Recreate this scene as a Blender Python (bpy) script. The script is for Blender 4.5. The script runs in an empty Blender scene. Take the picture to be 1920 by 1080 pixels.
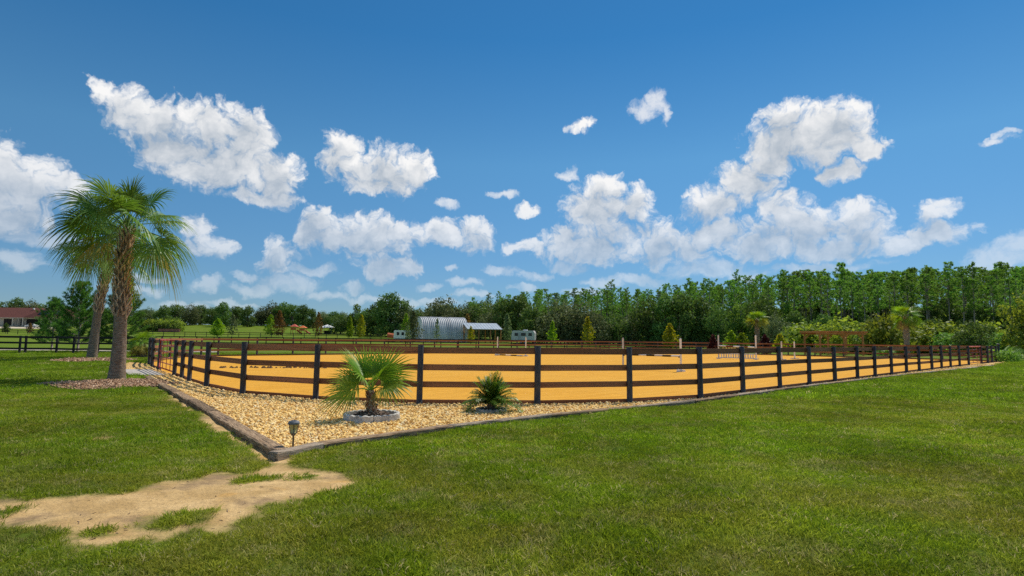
import bpy, math, random
import numpy as np
from mathutils import Vector, Matrix

# ------------------------------------------------------------------ camera
scene = bpy.context.scene
COL = scene.collection
F = 20.0 / 36.0 * 1920.0
PITCH, ROLL, CAMZ = 0.0888, 0.0105, 1.56
fw = Vector((0, math.cos(PITCH), math.sin(PITCH)))
up0 = Vector((0, -math.sin(PITCH), math.cos(PITCH)))
rt0 = Vector((1, 0, 0))
rt = rt0 * math.cos(ROLL) + up0 * math.sin(ROLL)
up = up0 * math.cos(ROLL) - rt0 * math.sin(ROLL)
camd = bpy.data.cameras.new('camera')
cam = bpy.data.objects.new('camera', camd)
COL.objects.link(cam)
camd.lens = 20.0
camd.sensor_width = 36.0
camd.clip_end = 5000.0
M = Matrix((rt, up, -fw)).transposed().to_4x4()
M.translation = Vector((0, 0, CAMZ))
cam.matrix_world = M
scene.camera = cam
scene.view_settings.view_transform = 'Standard'
scene.view_settings.look = 'None'
scene.view_settings.exposure = 0.0
scene.view_settings.gamma = 1.0
scene.cycles.use_denoising = False
scene.cycles.max_bounces = 6
scene.cycles.diffuse_bounces = 3
scene.cycles.transmission_bounces = 4
scene.cycles.transparent_max_bounces = 6
scene.cycles.sample_clamp_indirect = 4.0


def ray(px, py):
    return fw + rt * ((px - 960.0) / F) - up * ((py - 540.0) / F)


def N(nt, typ, i=(), **props):
    n = nt.nodes.new(typ)
    for k, v in props.items():
        setattr(n, k, v)
    if isinstance(i, dict):
        items = i.items()
    else:
        items = enumerate(i)
    for k, v in items:
        if v is None:
            continue
        if isinstance(v, bpy.types.NodeSocket):
            nt.links.new(v, n.inputs[k])
        else:
            n.inputs[k].default_value = v
    return n


def math_(nt, op, a, b=None, c=None, clamp=False):
    n = N(nt, 'ShaderNodeMath', [a, b, c], operation=op)
    n.use_clamp = clamp
    return n.outputs[0]


def mapr(nt, v, a, b, c=0.0, d=1.0, interp='SMOOTHSTEP'):
    n = N(nt, 'ShaderNodeMapRange', {'Value': v, 'From Min': a, 'From Max': b, 'To Min': c, 'To Max': d}, interpolation_type=interp)
    return n.outputs[0]


def mixc(nt, fac, a, b, blend='MIX'):
    n = nt.nodes.new('ShaderNodeMix')
    n.data_type = 'RGBA'
    n.blend_type = blend
    for s, v in ((n.inputs[0], fac), (n.inputs[6], a), (n.inputs[7], b)):
        if isinstance(v, bpy.types.NodeSocket):
            nt.links.new(v, s)
        elif not hasattr(v, '__len__'):
            s.default_value = v
        else:
            s.default_value = (*v[:3], 1.0)
    return n.outputs[2]


# ------------------------------------------------------------------ sun and sky
SUN_EL = math.radians(57.0)
SUN_H = Vector((0.6, 0.8, 0.0))           # horizontal direction towards the sun
SUN_DIR = (SUN_H * math.cos(SUN_EL) + Vector((0, 0, math.sin(SUN_EL)))).normalized()
sund = bpy.data.lights.new('sun', 'SUN')
sund.energy = 4.3
sund.angle = math.radians(0.55)
sund.color = (1.0, 0.935, 0.82)
sun = bpy.data.objects.new('sun', sund)
COL.objects.link(sun)
sun.rotation_euler = SUN_DIR.to_track_quat('Z', 'Y').to_euler()
sun.location = (30, 40, 60)

CLOUDS = [  # (px, py, rx, ry) of the cumulus puffs in the photograph, turned into sky directions below
    (188, 172, 26, 30), (235, 195, 50, 42), (300, 235, 75, 62), (320, 275, 75, 55), (405, 240, 62, 62), (465, 250, 50, 62),
    (430, 310, 115, 60), (515, 325, 50, 48), (380, 325, 85, 38), (495, 368, 62, 22), (350, 210, 40, 30),
    (-25, 330, 100, 80), (55, 345, 90, 55), (115, 350, 55, 32), (0, 395, 120, 45),
    (640, 275, 36, 38), (660, 310, 62, 32), (735, 320, 70, 48), (785, 322, 32, 38), (700, 345, 70, 22),
    (600, 418, 40, 42), (690, 445, 90, 48), (640, 450, 82, 32), (760, 440, 52, 32), (830, 440, 40, 28), (888, 440, 44, 32), (585, 440, 35, 30),
    (522, 478, 38, 40), (368, 425, 34, 24), (400, 465, 52, 26), (505, 495, 30, 20),
    (720, 505, 54, 24), (765, 498, 30, 24),
    (990, 463, 44, 18), (1060, 455, 60, 38), (1118, 392, 68, 60), (1195, 385, 36, 42), (1110, 458, 110, 42), (1235, 458, 50, 48), (1290, 465, 55, 34), (1140, 350, 34, 30),
    (1515, 255, 128, 60), (1470, 275, 80, 38), (1560, 270, 86, 38), (1565, 225, 70, 48), (1470, 225, 60, 42), (1620, 280, 58, 24), (1580, 322, 44, 20), (1450, 305, 52, 34), (1395, 345, 70, 46), (1335, 382, 66, 36),
    (1475, 398, 58, 38), (1505, 428, 110, 46), (1600, 418, 74, 42), (1430, 450, 90, 40), (1560, 465, 110, 24), (1645, 435, 40, 30), (1345, 440, 60, 34),
    (1750, 395, 50, 28), (1755, 438, 84, 24), (1700, 460, 52, 20),
    (1090, 236, 27, 15), (985, 390, 24, 11),
 ]
FAINT = [
    (935, 508, 32, 11), (1140, 533, 46, 13), (870, 530, 30, 11), (540, 532, 60, 20), (395, 533, 36, 12), (465, 520, 24, 10), (1870, 490, 80, 34),
    (1330, 505, 90, 20), (1070, 500, 40, 14), (845, 498, 16, 8), (660, 540, 26, 12), (890, 555, 40, 9), (330, 575, 60, 10), (40, 490, 45, 20),
    (60, 440, 110, 20), (1865, 262, 36, 8), (1885, 250, 20, 7), (940, 362, 26, 9), (1205, 208, 24, 22), (1230, 190, 22, 28), (1242, 215, 14, 20), (1400, 515, 50, 10), (980, 540, 24, 9), (805, 542, 24, 8), (1065, 325, 24, 12),
    (1910, 460, 50, 22), (270, 520, 50, 10), (840, 385, 22, 12), (1540, 500, 120, 12), (700, 560, 70, 8), (580, 505, 40, 14), (480, 545, 50, 12), (250, 545, 60, 12), (1000, 515, 40, 10), (1200, 525, 60, 12), (610, 555, 50, 10), (1100, 555, 60, 9), (800, 570, 80, 8), (430, 570, 60, 8),
]


def to_angles(px, py):
    d = ray(px, py).normalized()
    return math.atan2(d.x, d.y), math.asin(d.z)


world = bpy.data.worlds.new('World')
scene.world = world
world.use_nodes = True
wt = world.node_tree
wt.nodes.clear()
tc = N(wt, 'ShaderNodeTexCoord')
D = tc.outputs['Generated']
sep = N(wt, 'ShaderNodeSeparateXYZ', [D])
az = math_(wt, 'ARCTAN2', sep.outputs[0], sep.outputs[1])
el = math_(wt, 'ARCSINE', sep.outputs[2])
comb = N(wt, 'ShaderNodeCombineXYZ', [az, el, 0.0]).outputs[0]


def wnoise(vec, scale, detail, rough=0.55, color=False):
    n = N(wt, 'ShaderNodeTexNoise', {'Vector': vec, 'Scale': scale, 'Detail': detail, 'Roughness': rough})
    return n.outputs['Color'] if color else n.outputs['Fac']


def vm(op, a, b=None, c=None, scale=None):
    n = N(wt, 'ShaderNodeVectorMath', [a, b, c], operation=op)
    if scale is not None:
        n.inputs['Scale'].default_value = scale
    return n.outputs['Value'] if op == 'DOT_PRODUCT' else n.outputs['Vector']


def blob_field(p, lst, k):
    acc = None
    for (px, py, rx, ry) in lst:
        a, e = to_angles(px, py)
        a1, _ = to_angles(px + rx, py)
        _, e1 = to_angles(px, py - ry)
        sx, sy = 1.0 / abs(a1 - a), 1.0 / abs(e1 - e)
        q = vm('MULTIPLY_ADD', p, (sx, sy, 0.0), (-a * sx, -e * sy, 0.0))
        d = vm('DOT_PRODUCT', q, q)
        acc = d if acc is None else math_(wt, 'SMOOTH_MIN', acc, d, k)
    return acc


def noise2(vec, scale, detail, rough=0.55, color=False):
    n = N(wt, 'ShaderNodeTexNoise', {'Vector': vec, 'Scale': scale, 'Detail': detail, 'Roughness': rough}, noise_dimensions='2D')
    return n.outputs['Color'] if color else n.outputs['Fac']


def warp(p):
    w1 = vm('SUBTRACT', noise2(p, 15.0, 1.0, color=True), (0.5, 0.5, 0.5))
    w2 = vm('SUBTRACT', noise2(p, 52.0, 3.0, 0.6, color=True), (0.5, 0.5, 0.5))
    return vm('ADD', vm('MULTIPLY_ADD', w1, (0.040, 0.034, 0.0), p), vm('MULTIPLY', w2, (0.020, 0.018, 0.0)))


def billow(p):
    n = N(wt, 'ShaderNodeTexVoronoi', {'Vector': p, 'Scale': 34.0, 'Detail': 2.0, 'Roughness': 0.6, 'Lacunarity': 2.3}, feature='F1', voronoi_dimensions='2D')
    return n.outputs['Distance']


q0 = warp(comb)
bil = math_(wt, 'SUBTRACT', 0.42, billow(q0))
fb = math_(wt, 'SUBTRACT', noise2(q0, 60.0, 6.0, 0.62), 0.5)
puff = math_(wt, 'MULTIPLY_ADD', bil, 0.75, math_(wt, 'MULTIPLY', fb, 1.15))
s0 = math_(wt, 'MAXIMUM', math_(wt, 'SUBTRACT', 1.42, blob_field(q0, CLOUDS, 0.35)), -3.0)
f0 = math_(wt, 'ADD', s0, puff)
SH = 0.030
s1 = math_(wt, 'MAXIMUM', math_(wt, 'SUBTRACT', 1.42, blob_field(vm('ADD', q0, (0.3 * SH, SH, 0.0)), CLOUDS, 0.35)), -1.0)
alpha = mapr(wt, f0, -0.12, 0.95)
ff = math_(wt, 'SUBTRACT', 1.0, blob_field(q0, FAINT, 0.2))
ff = math_(wt, 'MULTIPLY_ADD', fb, 1.8, ff)
alphaf = mapr(wt, ff, -0.4, 1.1, 0.0, 0.72)
alpha_in = math_(wt, 'MULTIPLY', math_(wt, 'MAXIMUM', alpha, alphaf), mapr(wt, el, 0.004, 0.03))
# light on the clouds: thick cloud between a puff and the sun greys it
thick = math_(wt, 'ADD', s1, math_(wt, 'MULTIPLY', s0, 0.35))
soft = math_(wt, 'SUBTRACT', noise2(vm('MULTIPLY_ADD', comb, (1.0, 1.35, 1.0), (3.1, 1.7, 0.0)), 19.0, 4.0, 0.5), 0.5)
thick = math_(wt, 'SUBTRACT', thick, math_(wt, 'MULTIPLY_ADD', bil, 0.9, math_(wt, 'MULTIPLY_ADD', fb, 0.45, math_(wt, 'MULTIPLY', soft, 3.4))))
shade = mapr(wt, thick, 0.0, 2.75, 0.0, 1.0, 'LINEAR')
LIT, GREY = (0.95, 0.945, 0.94), (0.44, 0.505, 0.585)
sky = N(wt, 'ShaderNodeTexSky', sky_type='NISHITA', sun_disc=False, sun_elevation=SUN_EL, sun_rotation=math.atan2(SUN_H.x, SUN_H.y),
        altitude=0.0, air_density=1.0, dust_density=0.0, ozone_density=2.0)
tint = N(wt, 'ShaderNodeValToRGB', [math_(wt, 'MAXIMUM', el, 0.0)])
for k, (pos, c) in enumerate([(0.05, (0.0374, 0.0549, 0.0778)), (0.30, (0.044, 0.082, 0.096)), (0.50, (0.023, 0.070, 0.094))]):
    e = tint.color_ramp.elements[k] if k < 2 else tint.color_ramp.elements.new(pos)
    e.position = pos
    e.color = (*c, 1.0)
skyc = N(wt, 'ShaderNodeVectorMath', [sky.outputs[0], tint.outputs[0]], operation='MULTIPLY').outputs[0]
cin = mixc(wt, mapr(wt, el, 0.02, 0.30, 0.60, 0.0), mixc(wt, shade, LIT, GREY), skyc)
bg_in = N(wt, 'ShaderNodeBackground', [mixc(wt, alpha_in, skyc, cin), 1.0])
# the same kind of sky goes on outside the frame
g = wnoise(vm('MULTIPLY', D, (1.0, 1.0, 1.8)), 4.2, 5.0, 0.55)
alphag = math_(wt, 'MULTIPLY', mapr(wt, g, 0.54, 0.64), mapr(wt, el, 0.0, 0.12))
bg_out = N(wt, 'ShaderNodeBackground', [mixc(wt, alphag, skyc, mixc(wt, mapr(wt, g, 0.58, 0.74), LIT, GREY)), 1.0])
inside = math_(wt, 'MULTIPLY', math_(wt, 'LESS_THAN', math_(wt, 'ABSOLUTE', az), 0.90), math_(wt, 'LESS_THAN', math_(wt, 'ABSOLUTE', math_(wt, 'SUBTRACT', el, 0.28)), 0.30))
mx = N(wt, 'ShaderNodeMixShader', [inside, bg_out.outputs[0], bg_in.outputs[0]])
world.cycles.sampling_method = 'NONE'
wo = N(wt, 'ShaderNodeOutputWorld', [mx.outputs[0]])

# ------------------------------------------------------------------ helpers
rng = np.random.default_rng(7)
random.seed(7)


def sstep(a, b, x):
    t = np.clip((np.asarray(x, float) - a) / (b - a), 0, 1)
    return t * t * (3 - 2 * t)


def hz(X, Y):
    """terrain height: level round the arena, rising gently far off to the left"""
    X = np.asarray(X, float)
    Y = np.asarray(Y, float)
    t = np.clip(Y - 100.0, 0, 170.0)
    z = 2.3e-4 * t * t + np.clip(Y - 270.0, 0, None) * 0.004
    return z * (1 - sstep(5, 60, X))


def P(px, py, Y):
    """point at depth Y seen at a photo pixel"""
    d = ray(px, py)
    return Vector((d.x / d.y * Y, Y, CAMZ + d.z / d.y * Y))


def G(px, py):
    """ground point at a photo pixel (near, level ground)"""
    d = ray(px, py)
    t = -CAMZ / d.z
    return Vector((d.x * t, d.y * t, 0.0))


def colx(px, Y):
    return P(px, 640, Y).x


def tag(o, label, cat, group=None, kind=None):
    if label:
        o['label'] = label
    if cat:
        o['category'] = cat
    if group:
        o['group'] = group
    if kind:
        o['kind'] = kind
    return o


def empty(name, loc, label=None, cat=None, group=None, rz=0.0):
    o = bpy.data.objects.new(name, None)
    o.empty_display_size = 0.2
    o.location = loc
    o.rotation_euler = (0, 0, rz)
    COL.objects.link(o)
    return tag(o, label, cat, group)


def link(name, me, parent=None, loc=(0, 0, 0), rot=(0, 0, 0), scale=(1, 1, 1)):
    o = bpy.data.objects.new(name, me)
    o.location = loc
    o.rotation_euler = rot
    o.scale = scale
    COL.objects.link(o)
    if parent is not None:
        o.parent = parent
    return o


def np_mesh(name, verts, faces, material, smooth=False, tint=None):
    """faces: (n,k) int array of one polygon size"""
    me = bpy.data.meshes.new(name)
    verts = np.ascontiguousarray(verts, dtype=np.float32)
    faces = np.ascontiguousarray(faces, dtype=np.int32)
    n, k = faces.shape
    me.vertices.add(len(verts))
    me.vertices.foreach_set('co', verts.ravel())
    me.loops.add(n * k)
    me.loops.foreach_set('vertex_index', faces.ravel())
    me.polygons.add(n)
    me.polygons.foreach_set('loop_start', np.arange(0, n * k, k, dtype=np.int32))
    me.polygons.foreach_set('loop_total', np.full(n, k, dtype=np.int32))
    if smooth:
        me.polygons.foreach_set('use_smooth', np.ones(n, dtype=bool))
    if tint is not None:
        a = me.attributes.new('tint', 'FLOAT', 'FACE')
        a.data.foreach_set('value', np.ascontiguousarray(tint, dtype=np.float32))
    me.materials.append(material)
    me.update()
    me.validate()
    return me


class MB:
    """collects simple solids into one mesh"""

    def __init__(self):
        self.v, self.f, self.s = [], [], []

    def add(self, verts, faces, smooth=False):
        b = len(self.v)
        self.v += [tuple(p) for p in verts]
        self.f += [tuple(i + b for i in f) for f in faces]
        self.s += [smooth] * len(faces)
        return self

    def box(self, c, s, rot=None):
        hx, hy, hz_ = s[0] / 2, s[1] / 2, s[2] / 2
        vs = [Vector((x, y, z)) for x in (-hx, hx) for y in (-hy, hy) for z in (-hz_, hz_)]
        if rot is not None:
            vs = [rot @ p for p in vs]
        c = Vector(c)
        return self.add([p + c for p in vs], [(0, 1, 3, 2), (4, 6, 7, 5), (0, 4, 5, 1), (2, 3, 7, 6), (0, 2, 6, 4), (1, 5, 7, 3)])

    def tube(self, pts, rad, n=8, caps=True, smooth=True):
        pts = [Vector(p) for p in pts]
        if not hasattr(rad, '__len__'):
            rad = [rad] * len(pts)
        vs, fs = [], []
        for i, p in enumerate(pts):
            a = pts[max(i - 1, 0)]
            b = pts[min(i + 1, len(pts) - 1)]
            t = (b - a).normalized()
            ref = Vector((0, 0, 1)) if abs(t.z) < 0.9 else Vector((1, 0, 0))
            u = t.cross(ref).normalized()
            w = t.cross(u).normalized()
            for k in range(n):
                an = 2 * math.pi * k / n
                vs.append(p + (u * math.cos(an) + w * math.sin(an)) * rad[i])
        for i in range(len(pts) - 1):
            for k in range(n):
                fs.append((i * n + k, i * n + (k + 1) % n, (i + 1) * n + (k + 1) % n, (i + 1) * n + k))
        self.add(vs, fs, smooth)
        if caps:
            b = len(self.v) - len(vs)
            self.f += [tuple(b + k for k in range(n)), tuple(b + (len(pts) - 1) * n + k for k in reversed(range(n)))]
            self.s += [False, False]
        return self

    def prism(self, poly, z0, z1):
        n = len(poly)
        vs = [(x, y, z0) for x, y in poly] + [(x, y, z1) for x, y in poly]
        fs = [tuple(reversed(range(n))), tuple(range(n, 2 * n))] + [(i, (i + 1) % n, n + (i + 1) % n, n + i) for i in range(n)]
        return self.add(vs, fs)

    def mesh(self, name, material):
        me = bpy.data.meshes.new(name)
        me.from_pydata(self.v, [], self.f)
        me.polygons.foreach_set('use_smooth', self.s)
        me.materials.append(material)
        me.update()
        return me

    def build(self, name, material, parent=None, loc=(0, 0, 0), rot=(0, 0, 0)):
        return link(name, self.mesh(name, material), parent, loc, rot)


# ------------------------------------------------------------------ materials
def new_mat(name):
    m = bpy.data.materials.new(name)
    m.use_nodes = True
    nt = m.node_tree
    nt.nodes.clear()
    return m, nt


def finish(nt, shader):
    N(nt, 'ShaderNodeOutputMaterial', [shader])


def mnoise(nt, vec, scale, detail=3.0, rough=0.55):
    return N(nt, 'ShaderNodeTexNoise', {'Vector': vec, 'Scale': scale, 'Detail': detail, 'Roughness': rough}).outputs['Fac']


def bump(nt, h, strength, dist):
    return N(nt, 'ShaderNodeBump', {'Strength': strength, 'Distance': dist, 'Height': h}).outputs[0]


def surf(name, c1, c2, scale=6.0, rough=0.7, stretch=(1, 1, 1), bumps=0.3, bdist=0.01, c3=None, metallic=0.0, world=False, detail=5.0, spec=0.2):
    """two or three tone noisy surface"""
    m, nt = new_mat(name)
    tcn = N(nt, 'ShaderNodeTexCoord')
    vec = N(nt, 'ShaderNodeNewGeometry').outputs['Position'] if world else tcn.outputs['Object']
    rnd = N(nt, 'ShaderNodeObjectInfo').outputs['Random']
    off = N(nt, 'ShaderNodeVectorMath', [vec, stretch], operation='MULTIPLY').outputs[0]
    if not world:
        off = N(nt, 'ShaderNodeVectorMath', [off, N(nt, 'ShaderNodeCombineXYZ', [math_(nt, 'MULTIPLY', rnd, 37.0), math_(nt, 'MULTIPLY', rnd, 91.0), 0.0]).outputs[0]], operation='ADD').outputs[0]
    n1 = mnoise(nt, off, scale, detail)
    col = mixc(nt, mapr(nt, n1, 0.32, 0.68), c1, c2)
    if c3 is not None:
        col = mixc(nt, mapr(nt, mnoise(nt, off, scale * 0.37, 3.0), 0.52, 0.72), col, c3)
    if not world:
        val = math_(nt, 'MULTIPLY_ADD', rnd, 0.55, 0.72)
        hs = N(nt, 'ShaderNodeHueSaturation', {'Color': col, 'Value': val})
        col = hs.outputs[0]
    bs = N(nt, 'ShaderNodeBsdfPrincipled', {'Base Color': col, 'Roughness': rough, 'Metallic': metallic, 'Specular IOR Level': spec})
    if bumps:
        nt.links.new(bump(nt, mnoise(nt, off, scale * 3.0, 4.0), bumps, bdist), bs.inputs['Normal'])
    finish(nt, bs.outputs[0])
    return m


def leaf_mat(name, dark, light, odd=None, transl=0.4, odd_at=0.8, rough=0.55, pos_scale=0.0, var=0.30, spec=0.12):
    """leaves: reflect on one side, glow through on the other; 'tint' is the leaf's own tone"""
    m, nt = new_mat(name)
    t = N(nt, 'ShaderNodeAttribute', attribute_name='tint').outputs['Fac']
    rnd = N(nt, 'ShaderNodeObjectInfo').outputs['Random']
    col = mixc(nt, t, dark, light)
    if odd is not None:
        col = mixc(nt, mapr(nt, t, odd_at, 1.0), col, odd)
    if pos_scale:
        n = mnoise(nt, N(nt, 'ShaderNodeNewGeometry').outputs['Position'], pos_scale, 2.0)
        col = mixc(nt, mapr(nt, n, 0.35, 0.7), col, N(nt, 'ShaderNodeHueSaturation', {'Color': col, 'Hue': 0.47, 'Value': 1.25}).outputs[0])
    hs = N(nt, 'ShaderNodeHueSaturation', {'Color': col, 'Hue': math_(nt, 'MULTIPLY_ADD', rnd, 0.03, 0.485), 'Value': math_(nt, 'MULTIPLY_ADD', rnd, 2 * var, 1.0 - var)}).outputs[0]
    d = N(nt, 'ShaderNodeBsdfPrincipled', {'Base Color': hs, 'Roughness': rough, 'Specular IOR Level': spec})
    tr = N(nt, 'ShaderNodeBsdfTranslucent', [N(nt, 'ShaderNodeHueSaturation', {'Color': hs, 'Hue': 0.485, 'Saturation': 1.1, 'Value': 1.35}).outputs[0]])
    finish(nt, N(nt, 'ShaderNodeMixShader', [transl, d.outputs[0], tr.outputs[0]]).outputs[0])
    return m


M_RAIL = surf('brown stained board', (0.215, 0.092, 0.045), (0.38, 0.190, 0.105), 7.0, 0.75, (0.35, 6, 6), 0.4, 0.006, c3=(0.105, 0.045, 0.026), spec=0.08)
M_POST = surf('black stained post', (0.028, 0.026, 0.028), (0.075, 0.065, 0.062), 9.0, 0.5, (4, 4, 0.6), 0.4, 0.006, spec=0.4)
M_BLACKFENCE = surf('black painted fence board', (0.012, 0.012, 0.013), (0.035, 0.030, 0.028), 5.0, 0.6, (0.4, 5, 5), 0.2, 0.004)
M_TIMBER = surf('weathered landscape timber', (0.17, 0.105, 0.058), (0.44, 0.31, 0.195), 9.0, 0.9, (0.5, 7, 7), 0.9, 0.02, c3=(0.070, 0.050, 0.036))
M_TIMBERG = surf('sun bleached landscape timber', (0.27, 0.20, 0.145), (0.58, 0.465, 0.345), 9.0, 0.9, (0.5, 8, 8), 0.9, 0.02, c3=(0.14, 0.11, 0.09))
M_CONC = surf('pale concrete', (0.42, 0.39, 0.35), (0.62, 0.59, 0.54), 14.0, 0.9, bumps=0.4, bdist=0.006, c3=(0.30, 0.28, 0.25))
M_SLAB = surf('concrete slab', (0.36, 0.33, 0.29), (0.50, 0.46, 0.41), 5.0, 0.9, bumps=0.2, world=True)
M_WHITE = surf('white paint', (0.70, 0.69, 0.66), (0.82, 0.81, 0.79), 4.0, 0.5, bumps=0.0)
M_BLACK = surf('black paint', (0.012, 0.012, 0.012), (0.03, 0.03, 0.03), 4.0, 0.45, bumps=0.0)
M_REDPIPE = surf('red painted steel pipe', (0.32, 0.035, 0.028), (0.45, 0.09, 0.07), 6.0, 0.4, bumps=0.0, c3=(0.5, 0.25, 0.2))
M_BROWNPOLE = surf('red brown paint', (0.16, 0.04, 0.025), (0.24, 0.07, 0.04), 6.0, 0.5, bumps=0.0)
M_CEDAR = surf('cedar timber', (0.44, 0.18, 0.06), (0.60, 0.28, 0.105), 5.0, 0.6, (0.5, 4, 4), 0.2)
M_BARK = surf('grey brown bark', (0.075, 0.058, 0.045), (0.20, 0.16, 0.125), 7.0, 0.9, (2, 2, 0.5), 0.6, 0.02)
M_PINEBARK = surf('pine bark', (0.17, 0.135, 0.11), (0.38, 0.32, 0.27), 4.0, 0.9, (2, 2, 0.4), 0.5, 0.02)
M_SHINGLE = surf('red brown roof shingle', (0.085, 0.031, 0.025), (0.125, 0.046, 0.036), 3.0, 0.9, bumps=0.3)
M_CREAM = surf('cream stucco wall', (0.52, 0.46, 0.37), (0.60, 0.54, 0.45), 1.0, 0.9, bumps=0.1)
M_STEEL = surf('galvanised steel', (0.46, 0.47, 0.48), (0.60, 0.61, 0.62), 0.8, 0.6, bumps=0.0)
M_BLUEROOF = surf('pale blue metal roof', (0.38, 0.43, 0.47), (0.48, 0.53, 0.57), 0.7, 0.4, bumps=0.0, metallic=0.3)
M_GLASS = surf('dark window glass', (0.012, 0.014, 0.017), (0.02, 0.023, 0.027), 2.0, 0.12, bumps=0.0, spec=0.5)
M_SOLAR = surf('dark solar panel', (0.012, 0.014, 0.022), (0.022, 0.026, 0.038), 1.0, 0.2, bumps=0.0)
M_SHADEIN = surf('painted dark shade', (0.02, 0.018, 0.016), (0.035, 0.03, 0.027), 1.0, 0.9, bumps=0.0)  # near-black colour standing in for shade in openings and under the tent
M_TYRE = surf('black rubber', (0.015, 0.015, 0.015), (0.03, 0.03, 0.03), 5.0, 0.8, bumps=0.0)
M_REDPLAY = surf('coral red plastic', (0.55, 0.10, 0.06), (0.62, 0.16, 0.10), 2.0, 0.5, bumps=0.0)
M_ORANGE = surf('orange red canvas', (0.52, 0.11, 0.035), (0.60, 0.17, 0.06), 2.0, 0.7, bumps=0.0)
M_BRICK = surf('weathered red brick', (0.30, 0.11, 0.08), (0.46, 0.22, 0.17), 3.0, 0.9)
M_BRONZE = surf('dull bronze metal', (0.10, 0.085, 0.075), (0.20, 0.17, 0.15), 20.0, 0.45, bumps=0.0, metallic=0.6)
M_PANELCAP = surf('grey plastic lamp cap', (0.22, 0.22, 0.23), (0.34, 0.34, 0.36), 20.0, 0.4, bumps=0.0)
M_AMBER = surf('amber frosted lens', (0.42, 0.33, 0.10), (0.55, 0.45, 0.18), 10.0, 0.25, bumps=0.0)
M_CLOD = surf('dark damp clods', (0.09, 0.05, 0.025), (0.20, 0.12, 0.06), 9.0, 0.95)
M_FLOWER = surf('yellow flower box', (0.60, 0.48, 0.10), (0.75, 0.66, 0.30), 9.0, 0.7, bumps=0.0)

# foliage
L_OAK = leaf_mat('oak leaves', (0.043, 0.095, 0.023), (0.166, 0.266, 0.060), transl=0.32)
L_OAKGREY = leaf_mat('live oak leaves', (0.062, 0.097, 0.037), (0.214, 0.256, 0.103), transl=0.30)
L_PINE = leaf_mat('pine needles', (0.071, 0.167, 0.032), (0.246, 0.437, 0.079), transl=0.42)
L_YPINE = leaf_mat('young pine needles', (0.034, 0.108, 0.024), (0.144, 0.312, 0.054), transl=0.40)
L_LIME = leaf_mat('lime green leaves', (0.10, 0.20, 0.018), (0.26, 0.37, 0.04), transl=0.45)
L_YELLOW = leaf_mat('yellow green leaves', (0.15, 0.20, 0.018), (0.42, 0.38, 0.04), odd=(0.50, 0.28, 0.04), transl=0.45)
L_RUST = leaf_mat('rusty leaves', (0.10, 0.075, 0.025), (0.30, 0.17, 0.055), odd=(0.14, 0.20, 0.04), transl=0.4)
L_SAGE = leaf_mat('pale sage leaves', (0.08, 0.13, 0.05), (0.22, 0.28, 0.12), transl=0.4)
L_SHRUB = leaf_mat('understory leaves', (0.053, 0.125, 0.024), (0.225, 0.356, 0.066), transl=0.4)
L_SHRUBY = leaf_mat('yellower understory leaves', (0.09, 0.15, 0.020), (0.32, 0.39, 0.065), transl=0.4)  # yellower leaf tone than the plain understory
L_MAROON = leaf_mat('maroon leaves', (0.035, 0.014, 0.014), (0.10, 0.035, 0.032), transl=0.3)
L_PALM = leaf_mat('palm frond', (0.060, 0.145, 0.022), (0.218, 0.370, 0.066), transl=0.36, spec=0.35, rough=0.42, var=0.18)
L_PALMY = leaf_mat('bright palm frond', (0.10, 0.23, 0.018), (0.32, 0.46, 0.060), transl=0.42, spec=0.35, rough=0.42, var=0.12)
L_PALMO = leaf_mat('old yellow palm frond', (0.20, 0.22, 0.030), (0.42, 0.38, 0.060), transl=0.40, spec=0.35, rough=0.5, var=0.15)
L_PALMDRY = leaf_mat('dry tan palm frond', (0.30, 0.17, 0.05), (0.48, 0.32, 0.11), transl=0.3, rough=0.7, var=0.15)
L_DATE = leaf_mat('pygmy date palm leaflets', (0.060, 0.16, 0.020), (0.24, 0.38, 0.060), transl=0.4, spec=0.35, rough=0.4, var=0.15)

# ------------------------------------------------------------------ layout in plan
def wp(px, Y):
    return (colx(px, Y), Y)


A_, B_ = (5.1, 15.5), (32.0, 40.4)


def on_line(px):
    r = colx(px, 1.0)
    ax, ay = A_
    dx, dy = B_[0] - ax, B_[1] - ay
    t = (r * ay - ax) / (dx - r * dy)
    return (ax + dx * t, ay + dy * t)


FRONT = [wp(330.5, 22.1), wp(344.7, 20.7), wp(359, 19.4), wp(392, 17.4), wp(460, 15.4), wp(596, 14.25), wp(789, 13.55), wp(1008, 13.7), wp(1180, 14.35), (5.1, 15.5)]
FRONT += [on_line(p) for p in (1391, 1460, 1515, 1563, 1605, 1638, 1669, 1697, 1721, 1745, 1763, 1780, 1797, 1814)]
GATE_L = (wp(300.6, 25.6), wp(330.5, 22.1))
right_end = [on_line(1838), on_line(1850), on_line(1858), on_line(1866)]
BACK = [wp(300.6, 25.6), wp(288, 27.6), wp(282, 30.6), (-20.9, 33.2), (-21.9, 35.8), (-22.9, 38.4), (-23.6, 41.0), (-23.4, 43.2), wp(410, 44.3)]


def run(a, b, step):
    L = math.dist(a, b)
    n = max(1, round(L / step))
    return [(a[0] + (b[0] - a[0]) * i / n, a[1] + (b[1] - a[1]) * i / n) for i in range(1, n + 1)]


C_ = (15.6, 80.4)
BACK += run(BACK[-1], (C_[0] - 2.2, C_[1] - 2.0), 2.9)
BACK += [(C_[0] + 0.3, C_[1] + 0.3)]
rc = right_end[-1]
BACK += run((C_[0] + 2.2, C_[1] - 1.2), (rc[0] + 0.6, rc[1] + 2.4), 2.9)
BACK += [rc, right_end[2], right_end[1], right_end[0]]
LOOP = FRONT + right_end + list(reversed(BACK[:-4]))


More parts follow.
